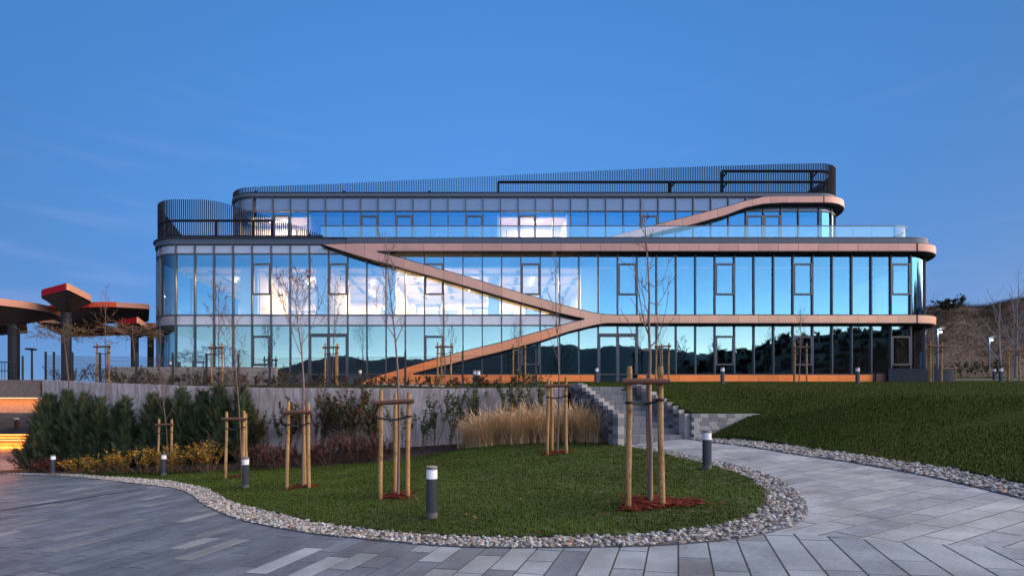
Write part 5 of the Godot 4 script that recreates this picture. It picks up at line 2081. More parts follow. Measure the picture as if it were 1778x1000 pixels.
# opts: limbs, from, angle, reach, up, twigs, droop, leaves, leaf_cols, leaf_size, shape (trunk points), bark
func bare_tree(called: String, label: String, category: String, group: String, at: Vector3, h: float, r0: float, seed_: int, opts: Dictionary) -> Node3D:
	rng.seed = seed_
	var t := thing(called, at)
	tag(t, label, category, group)
	var trunk := Limb.new()
	if opts.has("shape"):
		var sh: Array = opts.shape
		for i in sh.size():
			trunk.pts.append(Vector3(sh[i].x, sh[i].y, sh[i].x * 0.2))
			trunk.rad.append(maxf(r0 * (1.0 - 0.86 * i / float(sh.size() - 1)), 0.004))
	else:
		trunk = grow(Vector3(0, -0.1, 0), Vector3(rr(-0.04, 0.04), 1, rr(-0.04, 0.04)), h, r0, 0.3, 0.035, 10)
	var mb := MB.new()
	mb.tube(trunk.pts, trunk.rad, 8)
	var twigs := MB.new()
	var ends := []
	var limbs: int = opts.get("limbs", 12)
	var start: float = opts.get("from", 0.4)
	var ang: float = opts.get("angle", 0.7)
	var az := rr(0, TAU)
	var list := []
	for i in limbs:
		var f := lerpf(start, 0.96, pow((i + rr(0.0, 0.8)) / limbs, 0.9))
		az += 2.4 + rr(-0.5, 0.5)
		var side := Vector3(cos(az), 0, sin(az))
		var d := trunk.dir(f) * cos(ang) + side * sin(ang)
		var l := grow(trunk.at(f), d, opts.get("reach", 1.0) * (1.15 - 0.75 * (f - start) / (1.0 - start)) * rr(0.65, 1.15), trunk.r_at(f) * 0.55, opts.get("up", 0.6), 0.1)
		list.append(l)
	for q in opts.get("extra", []):
		# a hand placed limb: start height share, end offset
		var l := Limb.new()
		var a := trunk.at(q[0])
		for i in 7:
			var s := i / 6.0
			var bow := Vector3(0, sin(s * PI) * -0.06 * (q[1] as Vector3).length(), 0)
			l.pts.append(a.lerp(q[1], s) + bow + (Vector3(rr(-0.012, 0.012), rr(-0.012, 0.012), rr(-0.012, 0.012)) if i > 0 else Vector3.ZERO))
			l.rad.append(maxf(trunk.r_at(q[0]) * 0.62 * (1.0 - 0.8 * s), 0.003))
		list.append(l)
	for l in list:
		mb.tube(l.pts, l.rad, 6)
		var len_: float = (l.pts[-1] - l.pts[0]).length()
		var tw: int = opts.get("twigs", 5)
		for k in tw:
			var f := lerpf(0.25, 1.0, (k + rr(0.2, 0.8)) / tw)
			var sd := Vector3(rr(-1, 1), rr(-0.3, 0.8), rr(-1, 1)).normalized()
			var s: Limb = grow(l.at(f), l.dir(f) * 0.8 + sd * 0.8, len_ * rr(0.2, 0.45), maxf(l.r_at(f) * 0.6, 0.0045), opts.get("up", 0.6) * 0.6, 0.16, 4)
			twigs.tube(s.pts, s.rad, 4, false)
			ends.append(s)
			for m in int(opts.get("fine", 1)):
				var s2: Limb = grow(s.at(rr(0.3, 0.9)), s.dir(0.6) + Vector3(rr(-1, 1), rr(-0.4, 0.8), rr(-1, 1)) * 0.8, len_ * rr(0.08, 0.2), 0.0035, 0.2, 0.2, 3)
				twigs.tube(s2.pts, s2.rad, 3, false)
				ends.append(s2)
	put("trunk", mb, mats[opts.get("bark", "bark_pink")], t)
	var crown := put("crown", twigs, mats.twig if h < 8.0 else mats[opts.get("bark", "bark_pink")], t)
	crown.set_meta("kind", "stuff")
	var leaves: int = opts.get("leaves", 0)
	if leaves > 0 and ends.size() > 0:
		var places := []
		var cc := PackedColorArray()
		var cols: Array = opts.leaf_cols
		var top_only: float = opts.get("leaf_from", 0.0)
		var tries := 0
		while places.size() < leaves and tries < leaves * 20:
			tries += 1
			var s: Limb = ends[rng.randi() % ends.size()]
			var p := s.at(rng.randf())
			if p.y < top_only:
				continue
			var z: float = opts.get("leaf_size", 0.05) * rr(0.6, 1.2)
			places.append(Transform3D(Basis.from_euler(Vector3(rr(-1.2, 1.2), rr(0, TAU), rr(-1.2, 1.2))).scaled(Vector3(z, z, z)), p))
			var g := rr(0.6, 1.3)
			var c: Color = cols[rng.randi() % cols.size()]
			cc.append(Color(c.r * g, c.g * g, c.b * g))
		scatter("leaves", leaf_mesh(), mats.leaf, places, cc, t)
	return t


var leaf_cache: ArrayMesh


# one leaf, folded along its midrib, pointing along +z
func leaf_mesh() -> ArrayMesh:
	if leaf_cache:
		return leaf_cache
	var mb := MB.new()
	var o := Vector3.ZERO
	var tip := Vector3(0, -0.08, 1.0)
	var m := Vector3(0, 0.06, 0.5)
	for s in [-1, 1]:
		var e1 := Vector3(s * 0.24, 0.14, 0.3)
		var e2 := Vector3(s * 0.2, 0.1, 0.68)
		mb.tri(o, m, e1, Vector3.UP)
		mb.tri(m, e2, e1, Vector3.UP)
		mb.tri(m, tip, e2, Vector3.UP)
	leaf_cache = mb.done()
	return leaf_cache


func make_trees() -> void:
	var gy := island_y
	# the young trees of the lawn island
	stake_frame("nearest stake frame, on the lawn right of centre before the stairs", P3(2.42, gy.call(2.42, 7.35), 7.35), 0.47, -0.04, 0.19)
	mulch_ring("red mulch spread round the nearest tree, trailing off right", P3(2.62, 0, 7.5), 0.52, 0.40, 620, gy)
	var limb := func(px: float, py: float, z: float) -> Vector3: return Vector3((px - 1130.0) / 117.0, (883.0 - py) / 117.0, z)
	bare_tree("young_tree", "tallest bare young tree, pink barked, in the nearest stake frame", "tree", "young trees in stake frames", P3(2.55, gy.call(2.55, 7.5) - 0.02, 7.5), 4.5, 0.031, 901, {
		"shape": [Vector2(0, 0), Vector2(0.01, 0.9), Vector2(-0.02, 1.7), Vector2(0.0, 2.2), Vector2(-0.02, 2.75), Vector2(-0.01, 3.1), Vector2(-0.03, 3.6), Vector2(-0.06, 4.0), Vector2(-0.1, 4.53)],
		"limbs": 7, "from": 0.62, "angle": 0.75, "reach": 0.32, "up": 0.5, "twigs": 3, "fine": 0,
		"extra": [[0.60, limb.call(1173, 474, -0.1)], [0.68, limb.call(1160, 453, 0.1)], [0.70, limb.call(1117, 461, 0.12)], [0.45, limb.call(1105, 443, -0.12)], [0.40, limb.call(1085, 559, 0.14)], [0.41, limb.call(1158, 512, 0.1)], [0.52, limb.call(1100, 540, 0.2)], [0.55, limb.call(1122, 470, -0.2)]],
		"leaves": 3, "leaf_cols": [Color(0.16, 0.05, 0.03)], "leaf_size": 0.07, "leaf_from": 3.0})
	stake_frame("stake frame left of the nearest bollard, its straps level", P3(-1.6, gy.call(-1.6, 9.65), 9.65), 0.52, 0.02, -0.05)
	mulch_ring("red mulch round the tree left of the nearest bollard", P3(-1.55, 0, 9.78), 0.28, 0.3, 200, gy)
	bare_tree("young_tree", "slim bare tree left of the nearest bollard, leaning left at the top", "tree", "young trees in stake frames", P3(-1.55, gy.call(-1.55, 9.8), 9.8), 5.1, 0.029, 902, {
		"shape": [Vector2(0, 0), Vector2(0.02, 1.2), Vector2(0.0, 2.38), Vector2(-0.06, 3.1), Vector2(-0.12, 3.6), Vector2(-0.19, 4.3), Vector2(-0.26, 5.15)],
		"limbs": 15, "from": 0.44, "angle": 0.6, "reach": 0.75, "up": 0.8, "twigs": 4, "fine": 1})
	stake_frame("stake frame on the lawn between bollard and red barberries", P3(-4.3, gy.call(-4.3, 12.1), 12.1), 0.53, 0.06, 0.04)
	mulch_ring("red mulch round the spreading tree before the red barberries", P3(-4.25, 0, 12.25), 0.36, 0.3, 160, gy)
	bare_tree("young_tree", "spreading bare tree with a few dark red leaves before the concrete wall", "tree", "young trees in stake frames", P3(-4.25, gy.call(-4.25, 12.25), 12.25), 5.0, 0.032, 903, {
		"shape": [Vector2(0, 0), Vector2(0.02, 1.4), Vector2(0.03, 2.5), Vector2(-0.02, 3.3), Vector2(-0.14, 4.1), Vector2(-0.18, 4.5), Vector2(-0.12, 5.05)],
		"limbs": 16, "from": 0.45, "angle": 0.75, "reach": 1.35, "up": 0.8, "twigs": 6, "fine": 1, "leaves": 42, "leaf_cols": [Color(0.15, 0.03, 0.02), Color(0.18, 0.07, 0.03)], "leaf_size": 0.075, "leaf_from": 2.6})
	stake_frame("stake frame just left of the bollard where the gravel swings back", P3(-7.5, gy.call(-7.5, 15.6), 15.6), 0.54, 0.1, 0.22)
	mulch_ring("red mulch under the tree just behind the bollard where gravel swings back", P3(-7.4, 0, 15.75), 0.3, 0.3, 90, gy)
	bare_tree("young_tree", "thin bare tree just behind the bollard where the gravel swings back", "tree", "young trees in stake frames", P3(-7.35, gy.call(-7.35, 15.75), 15.75), 5.2, 0.028, 904, {
		"limbs": 14, "from": 0.42, "angle": 0.6, "reach": 1.1, "up": 0.8, "twigs": 5, "fine": 1, "bark": "bark_brown", "leaves": 20, "leaf_cols": [Color(0.12, 0.05, 0.03)], "leaf_size": 0.06})
	stake_frame("stake frame among the yellow shrubs by the conifer hedge", P3(-12.0, bed_y(-12.0, 19.4), 19.4), 0.55, 0.0, 0.03)
	bare_tree("young_tree", "bare tree rising from the yellow shrubs before the conifers", "tree", "young trees in stake frames", P3(-11.95, bed_y(-11.95, 19.5), 19.5), 4.6, 0.028, 905, {"limbs": 12, "from": 0.45, "angle": 0.65, "reach": 0.9, "up": 0.7, "twigs": 4, "fine": 1, "bark": "bark_brown"})
	stake_frame("stake frame in front of the dry ornamental grass", P3(2.1, gy.call(2.1, 13.55), 13.55), 0.5, 0.05, -0.05)
	mulch_ring("red mulch round the tree before the dry ornamental grass", P3(2.12, 0, 13.7), 0.4, 0.32, 150, gy)
	bare_tree("young_tree", "thin straight bare tree before the dry ornamental grass", "tree", "young trees in stake frames", P3(2.14, gy.call(2.14, 13.65), 13.65), 5.6, 0.028, 906, {
		"limbs": 12, "from": 0.46, "angle": 0.5, "reach": 0.8, "up": 0.8, "twigs": 4, "fine": 1})
	# terrace trees
	var uy := upper_y
	for q in [
		[-13.0, 25.2, 5.1, 907, "stake frame right of the low concrete wall's middle", "twiggy tree with sparse olive leaves before the left glass front", 26, 0.42, 1.3, 150, "bark_brown", 0.5, 2.05],
		[-7.25, 25.0, 5.3, 908, "stake frame before the left double glass door", "tree with a tuft of dark red leaves before the left double door", 22, 0.4, 1.5, 70, "bark_brown", 0.5, 2.05],
		[-1.6, 24.0, 4.5, 909, "stake frame before the orange foot of the diagonal ribbon", "slim bare tree where the diagonal ribbon meets the ground", 16, 0.4, 0.9, 0, "bark_pink", 0.5, 2.05],
		[2.15, 26.4, 4.2, 910, "stake frame under the ribbon's fork, left of the double door", "small bare tree under the fork of the copper ribbon", 14, 0.4, 0.9, 0, "bark_grey", 0.5, 2.05],
		[9.6, 26.4, 3.9, 911, "stake frame right of the double door, behind the nearest tree", "small bare tree right of the entrance double door", 14, 0.4, 0.9, 0, "bark_grey", 0.5, 2.05],
		[17.2, 27.0, 4.0, 912, "stake frame before the right part of the orange plinth", "small bare tree before the right part of the glass front", 15, 0.42, 0.9, 0, "bark_grey", 0.5, 2.05],
		[23.5, 26.0, 3.2, 913, "stake frame at the building's right corner, before the planter", "bare grey trunk in the frame at the building's right corner", 5, 0.6, 0.4, 0, "bark_grey", 0.5, 2.05],
		[32.6, 30.8, 5.2, 914, "stake frame at the photo's right border under the hill", "pale stemmed bare tree at the photo's right border", 12, 0.35, 1.6, 0, "bark_grey", 0.5, 2.05],
		[-18.0, 24.3, 5.0, 915, "stake frame behind the fence left of the building", "bare tree between the two leafy weeping trees", 10, 0.55, 0.8, 0, "bark_brown", 0.5, 2.05]]:
		var at := P3(q[0], uy.call(q[0], q[1]), q[1])
		stake_frame(q[4], at, 0.62, rr(-0.2, 0.2), rr(-0.15, 0.15), q[12] + 0.05)
		bare_tree("young_tree", q[5], "tree", "young trees in stake frames", at + Vector3(0.02, 0, -0.15), q[2], 0.030, q[3], {"limbs": q[6], "from": q[7], "angle": 0.7, "reach": q[8], "up": 0.7, "twigs": 5, "fine": 1, "bark": q[10], "leaves": q[9], "leaf_cols": [Color(0.14, 0.11, 0.03), Color(0.16, 0.05, 0.03), Color(0.08, 0.09, 0.03)] if q[3] == 907 else [Color(0.14, 0.03, 0.025), Color(0.1, 0.03, 0.02)], "leaf_size": 0.085, "leaf_from": 0.0 if q[3] == 907 else 3.3})
	stake_frame("low far stake frame right of the planter", P3(31.6, 2.5, 34.0), 1.3, 0.3, 0.1)
	# leafy weeping trees on the left terrace
	for q in [[-18.9, 23.4, 921, "weeping tree with sparse yellow green leaves before the middle column", 4.0], [-16.3, 24.2, 922, "leafy weeping tree before the small square canopy's column", 4.2]]:
		bare_tree("weeping_tree", q[3], "tree", "weeping trees on the left terrace", P3(q[0], uy.call(q[0], q[1]), q[1]), q[4] * 0.72, 0.04, q[2], {
			"limbs": 26, "from": 0.72, "angle": 1.15, "reach": 1.7, "up": -0.55, "twigs": 7, "fine": 1, "bark": "bark_brown", "leaves": 620, "leaf_cols": [Color(0.13, 0.11, 0.03), Color(0.07, 0.08, 0.03), Color(0.17, 0.11, 0.03)], "leaf_size": 0.075})
	# bare trees on the hill, and three behind the camera that the glass mirrors
	for q in [[36.0, 42.0, 9.0, 931, "large pale bare tree on the slope right of the building", 0.16, 1.0], [47.5, 46.0, 8.5, 932, "leaning bare tree on the hillside left of the right lamp", 0.14, 0.9], [51.0, 48.0, 9.5, 933, "many stemmed bare tree on the hillside at the right border", 0.14, 0.5], [43.0, 57.0, 9.0, 937, "bare grey tree just right of the planter, far up the slope", 0.15, 0.8]]:
		bare_tree("bare_tree", q[4], "tree", "bare trees on the hillside", P3(q[0], hill_y(q[0], q[1]) - 0.3, q[1]), q[2], q[5], q[3], {"limbs": 10, "from": 0.22, "angle": q[6], "reach": 4.2, "up": 0.7, "twigs": 7, "fine": 2, "bark": "bark_grey"})
	thinnest = 0.022
	for q in [[43.5, -50.0, 17.0, 941, "tall bare tree behind the viewer, left one of the mirrored pair"], [50.5, -52.0, 16.5, 942, "tall bare tree behind the viewer, right one of the mirrored pair"], [16.5, -48.0, 15.5, 943, "lone tall bare tree behind the viewer, mirrored left of the door"]]:
		bare_tree("bare_tree", q[4], "tree", "bare trees mirrored in the glass", P3(q[0], -1.0, q[1]), q[2], 0.22, q[3], {"limbs": 20, "from": 0.25, "angle": 0.75, "reach": 5.0, "up": 0.8, "twigs": 8, "fine": 2, "bark": "bark_brown"})
	thinnest = 0.0042


# ---------------------------------------------------------------- hedge conifers, shrubs, grasses
func frond_mesh(seed_: int) -> ArrayMesh:
	var r := RandomNumberGenerator.new()
	r.seed = seed_
	var mb := MB.new()
	for i in 9:
		var t := i / 8.0
		var a := Vector3(0, 0.10 * t * t, t)
		for s in [-1, 1]:
			var l := 0.42 * (1.0 - 0.75 * t) * r.randf_range(0.7, 1.2)
			var tip := a + Vector3(s * l * 0.75, r.randf_range(-0.06, 0.1), l * 0.85)
			var w := 0.05
			var k := r.randf_range(0.7, 1.25)
			mb.col = Color(k, k, k)
			var nn := Vector3(s * 0.35, 0.9, -0.3).normalized()
			mb.smooth(a - Vector3(0, 0, w), a + Vector3(0, 0, w), tip, nn, nn, nn)
			mb.smooth(a.lerp(tip, 0.35) - Vector3(0, 0, w), a.lerp(tip, 0.45) + Vector3(s * 0.12, 0.05, 0.16), a.lerp(tip, 0.3), nn, nn, nn)
	mb.tri(Vector3(-0.02, 0, 0), Vector3(0.02, 0, 0), Vector3(0, 0.12, 1.15), Vector3.UP)
	return mb.done()


var conifer_fronds: Array = []


func conifer(label: String, at: Vector3, h: float, w: float, seed_: int, lean := 0.0) -> void:
	rng.seed = seed_
	var t := thing("conifer", at)
	tag(t, label, "conifer", "conifers of the hedge along the wall")
	var mb := MB.new()
	mb.tube([Vector3(0, -0.1, 0), Vector3(lean * 0.4, h * 0.5, 0), Vector3(lean, h * 0.97, 0)], [0.035, 0.022, 0.006], 6)
	put("trunk", mb, mats.bark_brown, t)
	if conifer_fronds.is_empty():
		for k in 3:
			conifer_fronds.append(frond_mesh(300 + k))
	var n := int(330 * h * (0.5 + w))
	var sets := [[], [], []]
	var cols := [PackedColorArray(), PackedColorArray(), PackedColorArray()]
	var lobes := []
	for k in 16:
		lobes.append(rr(0.45, 1.2))
	for i in n:
		var f := 1.0 - sqrt(rng.randf()) * 0.97 if rng.randf() < 0.5 else rng.randf()
		var y := f * h
		var az := rr(0, TAU)
		var prof := pow(clampf(1.0 - f, 0.0, 1.0), 0.5) * (0.75 + 0.25 * minf(f * 5.0, 1.0))
		var rad := w * 0.5 * prof * float(lobes[int(az / TAU * 4.0) * 4 + int(f * 3.99)])
		var inner := sqrt(rng.randf())
		var out := Vector3(cos(az), 0, sin(az))
		var p := Vector3(lean * f, y, 0) + out * rad * inner
		var dir := (out * rr(0.5, 1.0) + Vector3(rr(-0.3, 0.3), rr(0.35, 1.1), rr(-0.3, 0.3))).normalized()
		var z := rr(0.16, 0.42) * (0.75 + 0.5 * (1.0 - f))
		var bs := Basis.looking_at(-dir, Vector3(rr(-0.4, 0.4), 1, rr(-0.4, 0.4))).scaled(Vector3(z, z, z))
		var v := rng.randi() % 3
		sets[v].append(Transform3D(bs, p))
		var k := rr(0.65, 1.3)
		var c := Color(0.050, 0.088, 0.058).lerp(Color(0.105, 0.135, 0.06), rng.randf() * 0.6)
		if rng.randf() < 0.05 + 0.08 * (1.0 - inner):
			c = Color(0.10, 0.07, 0.04)
		cols[v].append(Color(c.r * k, c.g * k, c.b * k))
	for v in 3:
		scatter("foliage", conifer_fronds[v], mats.leaf, sets[v], cols[v], t)


# a leafy shrub of several stems; opts: cols, size, stems, spread, upright, density along the stem
func shrub(called: String, label: String, category: String, group: String, at: Vector3, h: float, w: float, n: int, size: float, cols: Array, stems: int, seed_: int, droop := 0.2, bare := 0.1) -> void:
	rng.seed = seed_
	var t := thing(called, at)
	tag(t, label, category, group)
	var mb := MB.new()
	var list := []
	for i in stems:
		var az := rr(0, TAU)
		var k := sqrt(rng.randf())
		var o := Vector3(cos(az), 0, sin(az)) * w * 0.18 * k
		var d := Vector3(cos(az) * k * w * 0.55, h, sin(az) * k * w * 0.55)
		var l := grow(o, d, d.length() * rr(0.7, 1.05), 0.012, 0.15, 0.12, 6)
		mb.tube(l.pts, l.rad, 4, false)
		list.append(l)
		for m in 3:
			var f := rr(0.3, 0.8)
			var s := grow(l.at(f), l.dir(f) + Vector3(rr(-1, 1), rr(0, 0.7), rr(-1, 1)), h * rr(0.18, 0.36), 0.006, 0.3, 0.15, 4)
			mb.tube(s.pts, s.rad, 3, false)
			list.append(s)
	put("stems", mb, mats.bark_brown, t).set_meta("kind", "stuff")
	var places := []
	var cc := PackedColorArray()
	for i in n:
		var l: Limb = list[rng.randi() % list.size()]
		var f := lerpf(bare, 1.0, rng.randf())
		var az := rr(0, TAU)
		var dir := (Vector3(cos(az), rr(-droop, 0.8), sin(az)) + l.dir(f) * 0.5).normalized()
		var z := size * rr(0.6, 1.2)
		var bs := Basis.looking_at(-dir, Vector3(rr(-0.3, 0.3), 1, rr(-0.3, 0.3))).scaled(Vector3(z, z, z))
		places.append(Transform3D(bs, l.at(f) + dir * 0.01))
		var c: Color = cols[rng.randi() % cols.size()]
		var g := rr(0.6, 1.35)
		cc.append(Color(c.r * g, c.g * g, c.b * g))
	scatter("foliage", leaf_mesh(), mats.leaf, places, cc, t)


func straw_mesh(seed_: int) -> ArrayMesh:
	var r := RandomNumberGenerator.new()
	r.seed = seed_
	var mb := MB.new()
	for i in 7:
		var az := r.randf() * TAU
		var lean := r.randf_range(0.15, 1.25)
		var hgt := r.randf_range(0.55, 1.15)
		var side := Vector3(-sin(az), 0, cos(az)) * 0.0042
		var prev := Vector3(r.randf_range(-0.06, 0.06), 0, r.randf_range(-0.06, 0.06))
		var k := r.randf_range(0.7, 1.2)
		mb.col = Color(k, k, k)
		for s in 5:
			var f := (s + 1) / 5.0
			var p := Vector3(cos(az) * lean * f * f * hgt, hgt * (f - 0.22 * f * f * lean), sin(az) * lean * f * f * hgt) + Vector3(prev.x, 0, prev.z) * (0.0 if s else 1.0)
			var nn := Vector3(-cos(az) * 0.5, 0.7, -sin(az) * 0.5).normalized()
			var w := 1.0 - 0.75 * f
			if s == 4:
				side *= 2.2
			mb.smooth(prev - side, prev + side, p + side * w, nn, nn, nn)
			mb.smooth(prev - side, p + side * w, p - side * w, nn, nn, nn)
			prev = p
	return mb.done()


func make_plants() -> void:
	# conifer hedge
	var i := 0
	for q in [
		[82, 23.0, 3.25, 2.1, "broadest conifer, leftmost in the hedge"], [118, 22.9, 3.35, 1.2, "tall pointed conifer second from the hedge's left end"], [146, 22.4, 3.2, 1.25, "bushy conifer third from the hedge's left end"], [173, 22.0, 2.95, 0.75, "thin conifer just left of the hedge's first gap"],
		[201, 21.7, 2.7, 0.75, "small conifer in the middle of the hedge, with wall on both sides"], [219, 21.5, 2.95, 0.8, "slim conifer just right of the hedge's middle gap"], [262, 21.3, 3.2, 1.0, "conifer left of the staked tree in the hedge"], [290, 21.1, 2.9, 0.95, "conifer behind the staked tree in the hedge"],
		[318, 20.9, 3.3, 1.15, "full conifer just right of the staked tree"], [347, 20.7, 3.15, 0.95, "conifer between the two full ones in the hedge's right half"], [383, 20.5, 3.3, 1.25, "full conifer second from the hedge's right end"], [420, 20.2, 3.2, 1.0, "rightmost conifer of the hedge, behind the stake frame"]]:
		var x: float = (q[0] - 830.0) * q[1] / 880.0
		conifer(q[4], P3(x, bed_y(x, q[1]) - 0.05, q[1]), q[2] * (1.0 if q[0] < 240 else 0.92), q[3] * 1.22, 500 + i, rr(-0.1, 0.1))
		i += 1
	# yellow leaved shrubs in front of the hedge
	var yel := [Color(0.50, 0.27, 0.03), Color(0.42, 0.26, 0.04), Color(0.20, 0.17, 0.04), Color(0.10, 0.12, 0.035), Color(0.52, 0.21, 0.03)]
	i = 0
	for q in [[132, 20.6, 0.55, 1.3, "low yellow shrub at the hedge's left, beside the red leaves"], [172, 20.2, 0.75, 1.6, "yellow green shrub before the thin conifer"], [215, 19.7, 0.9, 1.7, "yellow shrub under the hedge's middle gap"], [252, 19.2, 0.95, 1.7, "bright yellow shrub just left of the bollard before the yellow row"], [300, 18.9, 0.95, 1.6, "yellow shrub at the foot of the staked tree"], [332, 18.7, 1.2, 1.6, "tallest yellow shrub, right of the staked tree in the yellow row"], [362, 18.5, 1.0, 1.2, "orange yellow shrub at the right end of the yellow row"]]:
		var x: float = (q[0] - 830.0) * q[1] / 880.0
		shrub("yellow_shrub", q[4], "shrub", "yellow leaved shrubs before the hedge", P3(x, bed_y(x, q[1]), q[1]), q[2], q[3], 620, 0.105, yel, 16, 520 + i, 0.4, 0.05)
		i += 1
	# dark red low shrubs
	var red := [Color(0.13, 0.03, 0.038), Color(0.09, 0.028, 0.036), Color(0.17, 0.05, 0.045), Color(0.09, 0.05, 0.04), Color(0.07, 0.06, 0.04)]
	i = 0
	for q in [[52, 21.9, 0.6, 2.2, "dark red shrub mass at the far left end of the gravel"], [95, 21.3, 0.5, 1.5, "low dark red shrub around the leftmost bollard"], [440, 18.4, 0.8, 1.5, "red barberry at the left end of the barberry row"], [478, 18.0, 0.8, 1.5, "red barberry behind the spreading staked tree's left side"], [530, 17.9, 0.75, 1.5, "red barberry behind the spreading staked tree"], [575, 17.8, 0.9, 1.6, "red barberry between the spreading tree and the slim tree by the nearest bollard"], [622, 17.9, 0.95, 1.6, "brightest red barberry, right of the row's middle"], [655, 17.7, 0.75, 1.2, "red barberry at the right end of the barberry row"]]:
		var x: float = (q[0] - 830.0) * q[1] / 880.0
		shrub("red_shrub", q[4], "shrub", "dark red low shrubs in the bed", P3(x, bed_y(x, q[1]), q[1]), q[2], q[3], 1900, 0.07, red, 26, 540 + i, 0.3, 0.05)
		i += 1
	# evergreen photinia and laurel against the wall
	var pho := [Color(0.065, 0.10, 0.042), Color(0.085, 0.125, 0.05), Color(0.10, 0.075, 0.05), Color(0.20, 0.055, 0.05), Color(0.07, 0.095, 0.04)]
	i = 0
	for q in [[452, 20.0, 1.9, 1.1, 420, "red tipped shrub just right of the conifer hedge"], [492, 19.7, 2.1, 1.2, 460, "red tipped shrub behind the spreading staked tree"], [548, 19.3, 2.2, 1.4, 560, "dense dark shrub before the wall's middle"], [583, 19.1, 2.4, 1.3, 520, "tall leafy shrub reaching the wall's top edge"], [612, 19.0, 2.2, 1.3, 520, "dark leafy shrub left of the slim staked tree by the nearest bollard"], [650, 18.8, 1.9, 1.1, 420, "leafy shrub behind the slim staked tree by the nearest bollard"], [700, 18.2, 1.5, 0.7, 130, "sparse upright laurel right of the slim staked tree by the nearest bollard"], [728, 18.1, 1.3, 0.6, 110, "smallest sparse laurel against the wall"], [752, 18.0, 1.9, 0.8, 170, "tall sparse laurel against the bare wall"], [775, 17.9, 1.8, 0.7, 160, "laurel with bare lower stems left of the dry grass"], [800, 17.8, 1.9, 0.8, 170, "leaning laurel at the left edge of the dry grass"], [822, 17.7, 1.9, 0.9, 200, "laurel rising behind the first dry grass clumps"], [875, 17.6, 2.2, 1.0, 230, "laurel standing above the dry grass, below the wall's top"], [905, 17.4, 2.1, 0.9, 210, "laurel at the right end of the concrete wall"], [935, 17.2, 2.0, 0.9, 190, "laurel between dry grass and stepped wall"]]:
		var x: float = (q[0] - 830.0) * q[1] / 880.0
		shrub("laurel" if q[0] > 680 else "photinia", q[5], "shrub", "evergreen shrubs against the concrete wall", P3(x, bed_y(x, q[1]), q[1]), q[2] * 1.12, q[3] * 1.2, int(q[4] * (3.2 if q[0] < 680 else 2.2)), 0.125, pho if q[0] < 680 else [Color(0.05, 0.085, 0.03), Color(0.07, 0.11, 0.035), Color(0.10, 0.12, 0.045)], 9 if q[0] < 680 else 4, 560 + i, 0.15, 0.12)
		i += 1
	# dry ornamental grass
	var straws := [straw_mesh(91), straw_mesh(92), straw_mesh(93)]
	i = 0
	for q in [[818, 16.9, 1.05, "dry grass clump at the left end of the row"], [846, 16.6, 1.15, "dry grass clump second from the left"], [872, 16.9, 1.3, "tall dry grass clump under the laurels"], [898, 16.3, 1.15, "dry grass clump left of the staked tree before the row"], [925, 16.6, 1.3, "dry grass clump directly behind the staked tree"], [950, 16.1, 1.2, "dry grass clump right behind the stake frame's left post"], [985, 16.2, 1.3, "tallest dry grass clump, right of the stake frame"], [1012, 15.8, 1.2, "dry grass clump near the stepped wall"], [1036, 15.5, 1.05, "dry grass clump touching the stepped wall's front post"]]:
		rng.seed = 600 + i
		var x: float = (q[0] - 830.0) * q[1] / 880.0
		var t := thing("dry_grass", P3(x, bed_y(x, q[1]), q[1]))
		tag(t, q[3], "ornamental grass", "clumps of dry ornamental grass")
		for v in 3:
			var places := []
			var cc := PackedColorArray()
			for k in 40:
				var an := rr(0, TAU)
				var rad := sqrt(rng.randf()) * (0.2 if k % 3 else 0.5)
				var s: float = q[2] * rr(0.45, 1.2)
				places.append(Transform3D(Basis(Vector3.UP, rr(0, TAU)).scaled(Vector3(s * 0.9, s, s * 0.9)), Vector3(cos(an) * rad, -0.03, sin(an) * rad * 0.7)))
				var g := rr(0.65, 1.2)
				var c := Color(0.90, 0.66, 0.40).lerp(Color(0.68, 0.46, 0.26), rng.randf())
				cc.append(Color(c.r * g, c.g * g, c.b * g))
			scatter("blades", straws[v], mats.blade, places, cc, t)
		i += 1
	# low planting along the fence on the terrace
	i = 0
	var mix := [Color(0.05, 0.055, 0.025), Color(0.10, 0.025, 0.025), Color(0.035, 0.05, 0.02), Color(0.07, 0.045, 0.03)]
	for px in [100, 150, 205, 260, 318, 372, 428, 480, 535, 590, 640, 700, 755, 810, 862, 905]:
		var hit := _wall_under(px)
		var d: float = hit[1] + 0.75
		var x: float = hit[0]
		var tall := 0.95 if px < 180 else 0.58
		shrub("terrace_shrub", ["tall reddish shrub behind the fence's left end", "reddish shrub by the fence before the highest canopy's column"][i] if i < 2 else "low red and green plant behind the fence, %s from its right end" % ["fourteenth", "thirteenth", "twelfth", "eleventh", "tenth", "ninth", "eighth", "seventh", "sixth", "fifth", "fourth", "third", "second", "first"][i - 2], "shrub", "low plants along the fence", P3(x, terrace_y(x, d) - 0.02, d), tall, 1.8, 700, 0.08, mix, 16, 620 + i, 0.3, 0.05)
		i += 1
	# hedge strip before the low concrete wall
	for k in 5:
		var x := -18.0 + k * 2.0
		shrub("low_hedge", "low green hedge piece before the low concrete wall, %s from the left" % ["first", "second", "third", "fourth", "fifth"][k], "hedge", "low hedge before the low wall", P3(x, terrace_y(x, 25.6), 25.7), 0.85, 2.6, 900, 0.085, [Color(0.05, 0.075, 0.025), Color(0.07, 0.085, 0.03), Color(0.035, 0.05, 0.02)], 16, 650 + k, 0.3, 0.05)
	# evergreen bushes at the foot of the hill
	i = 0
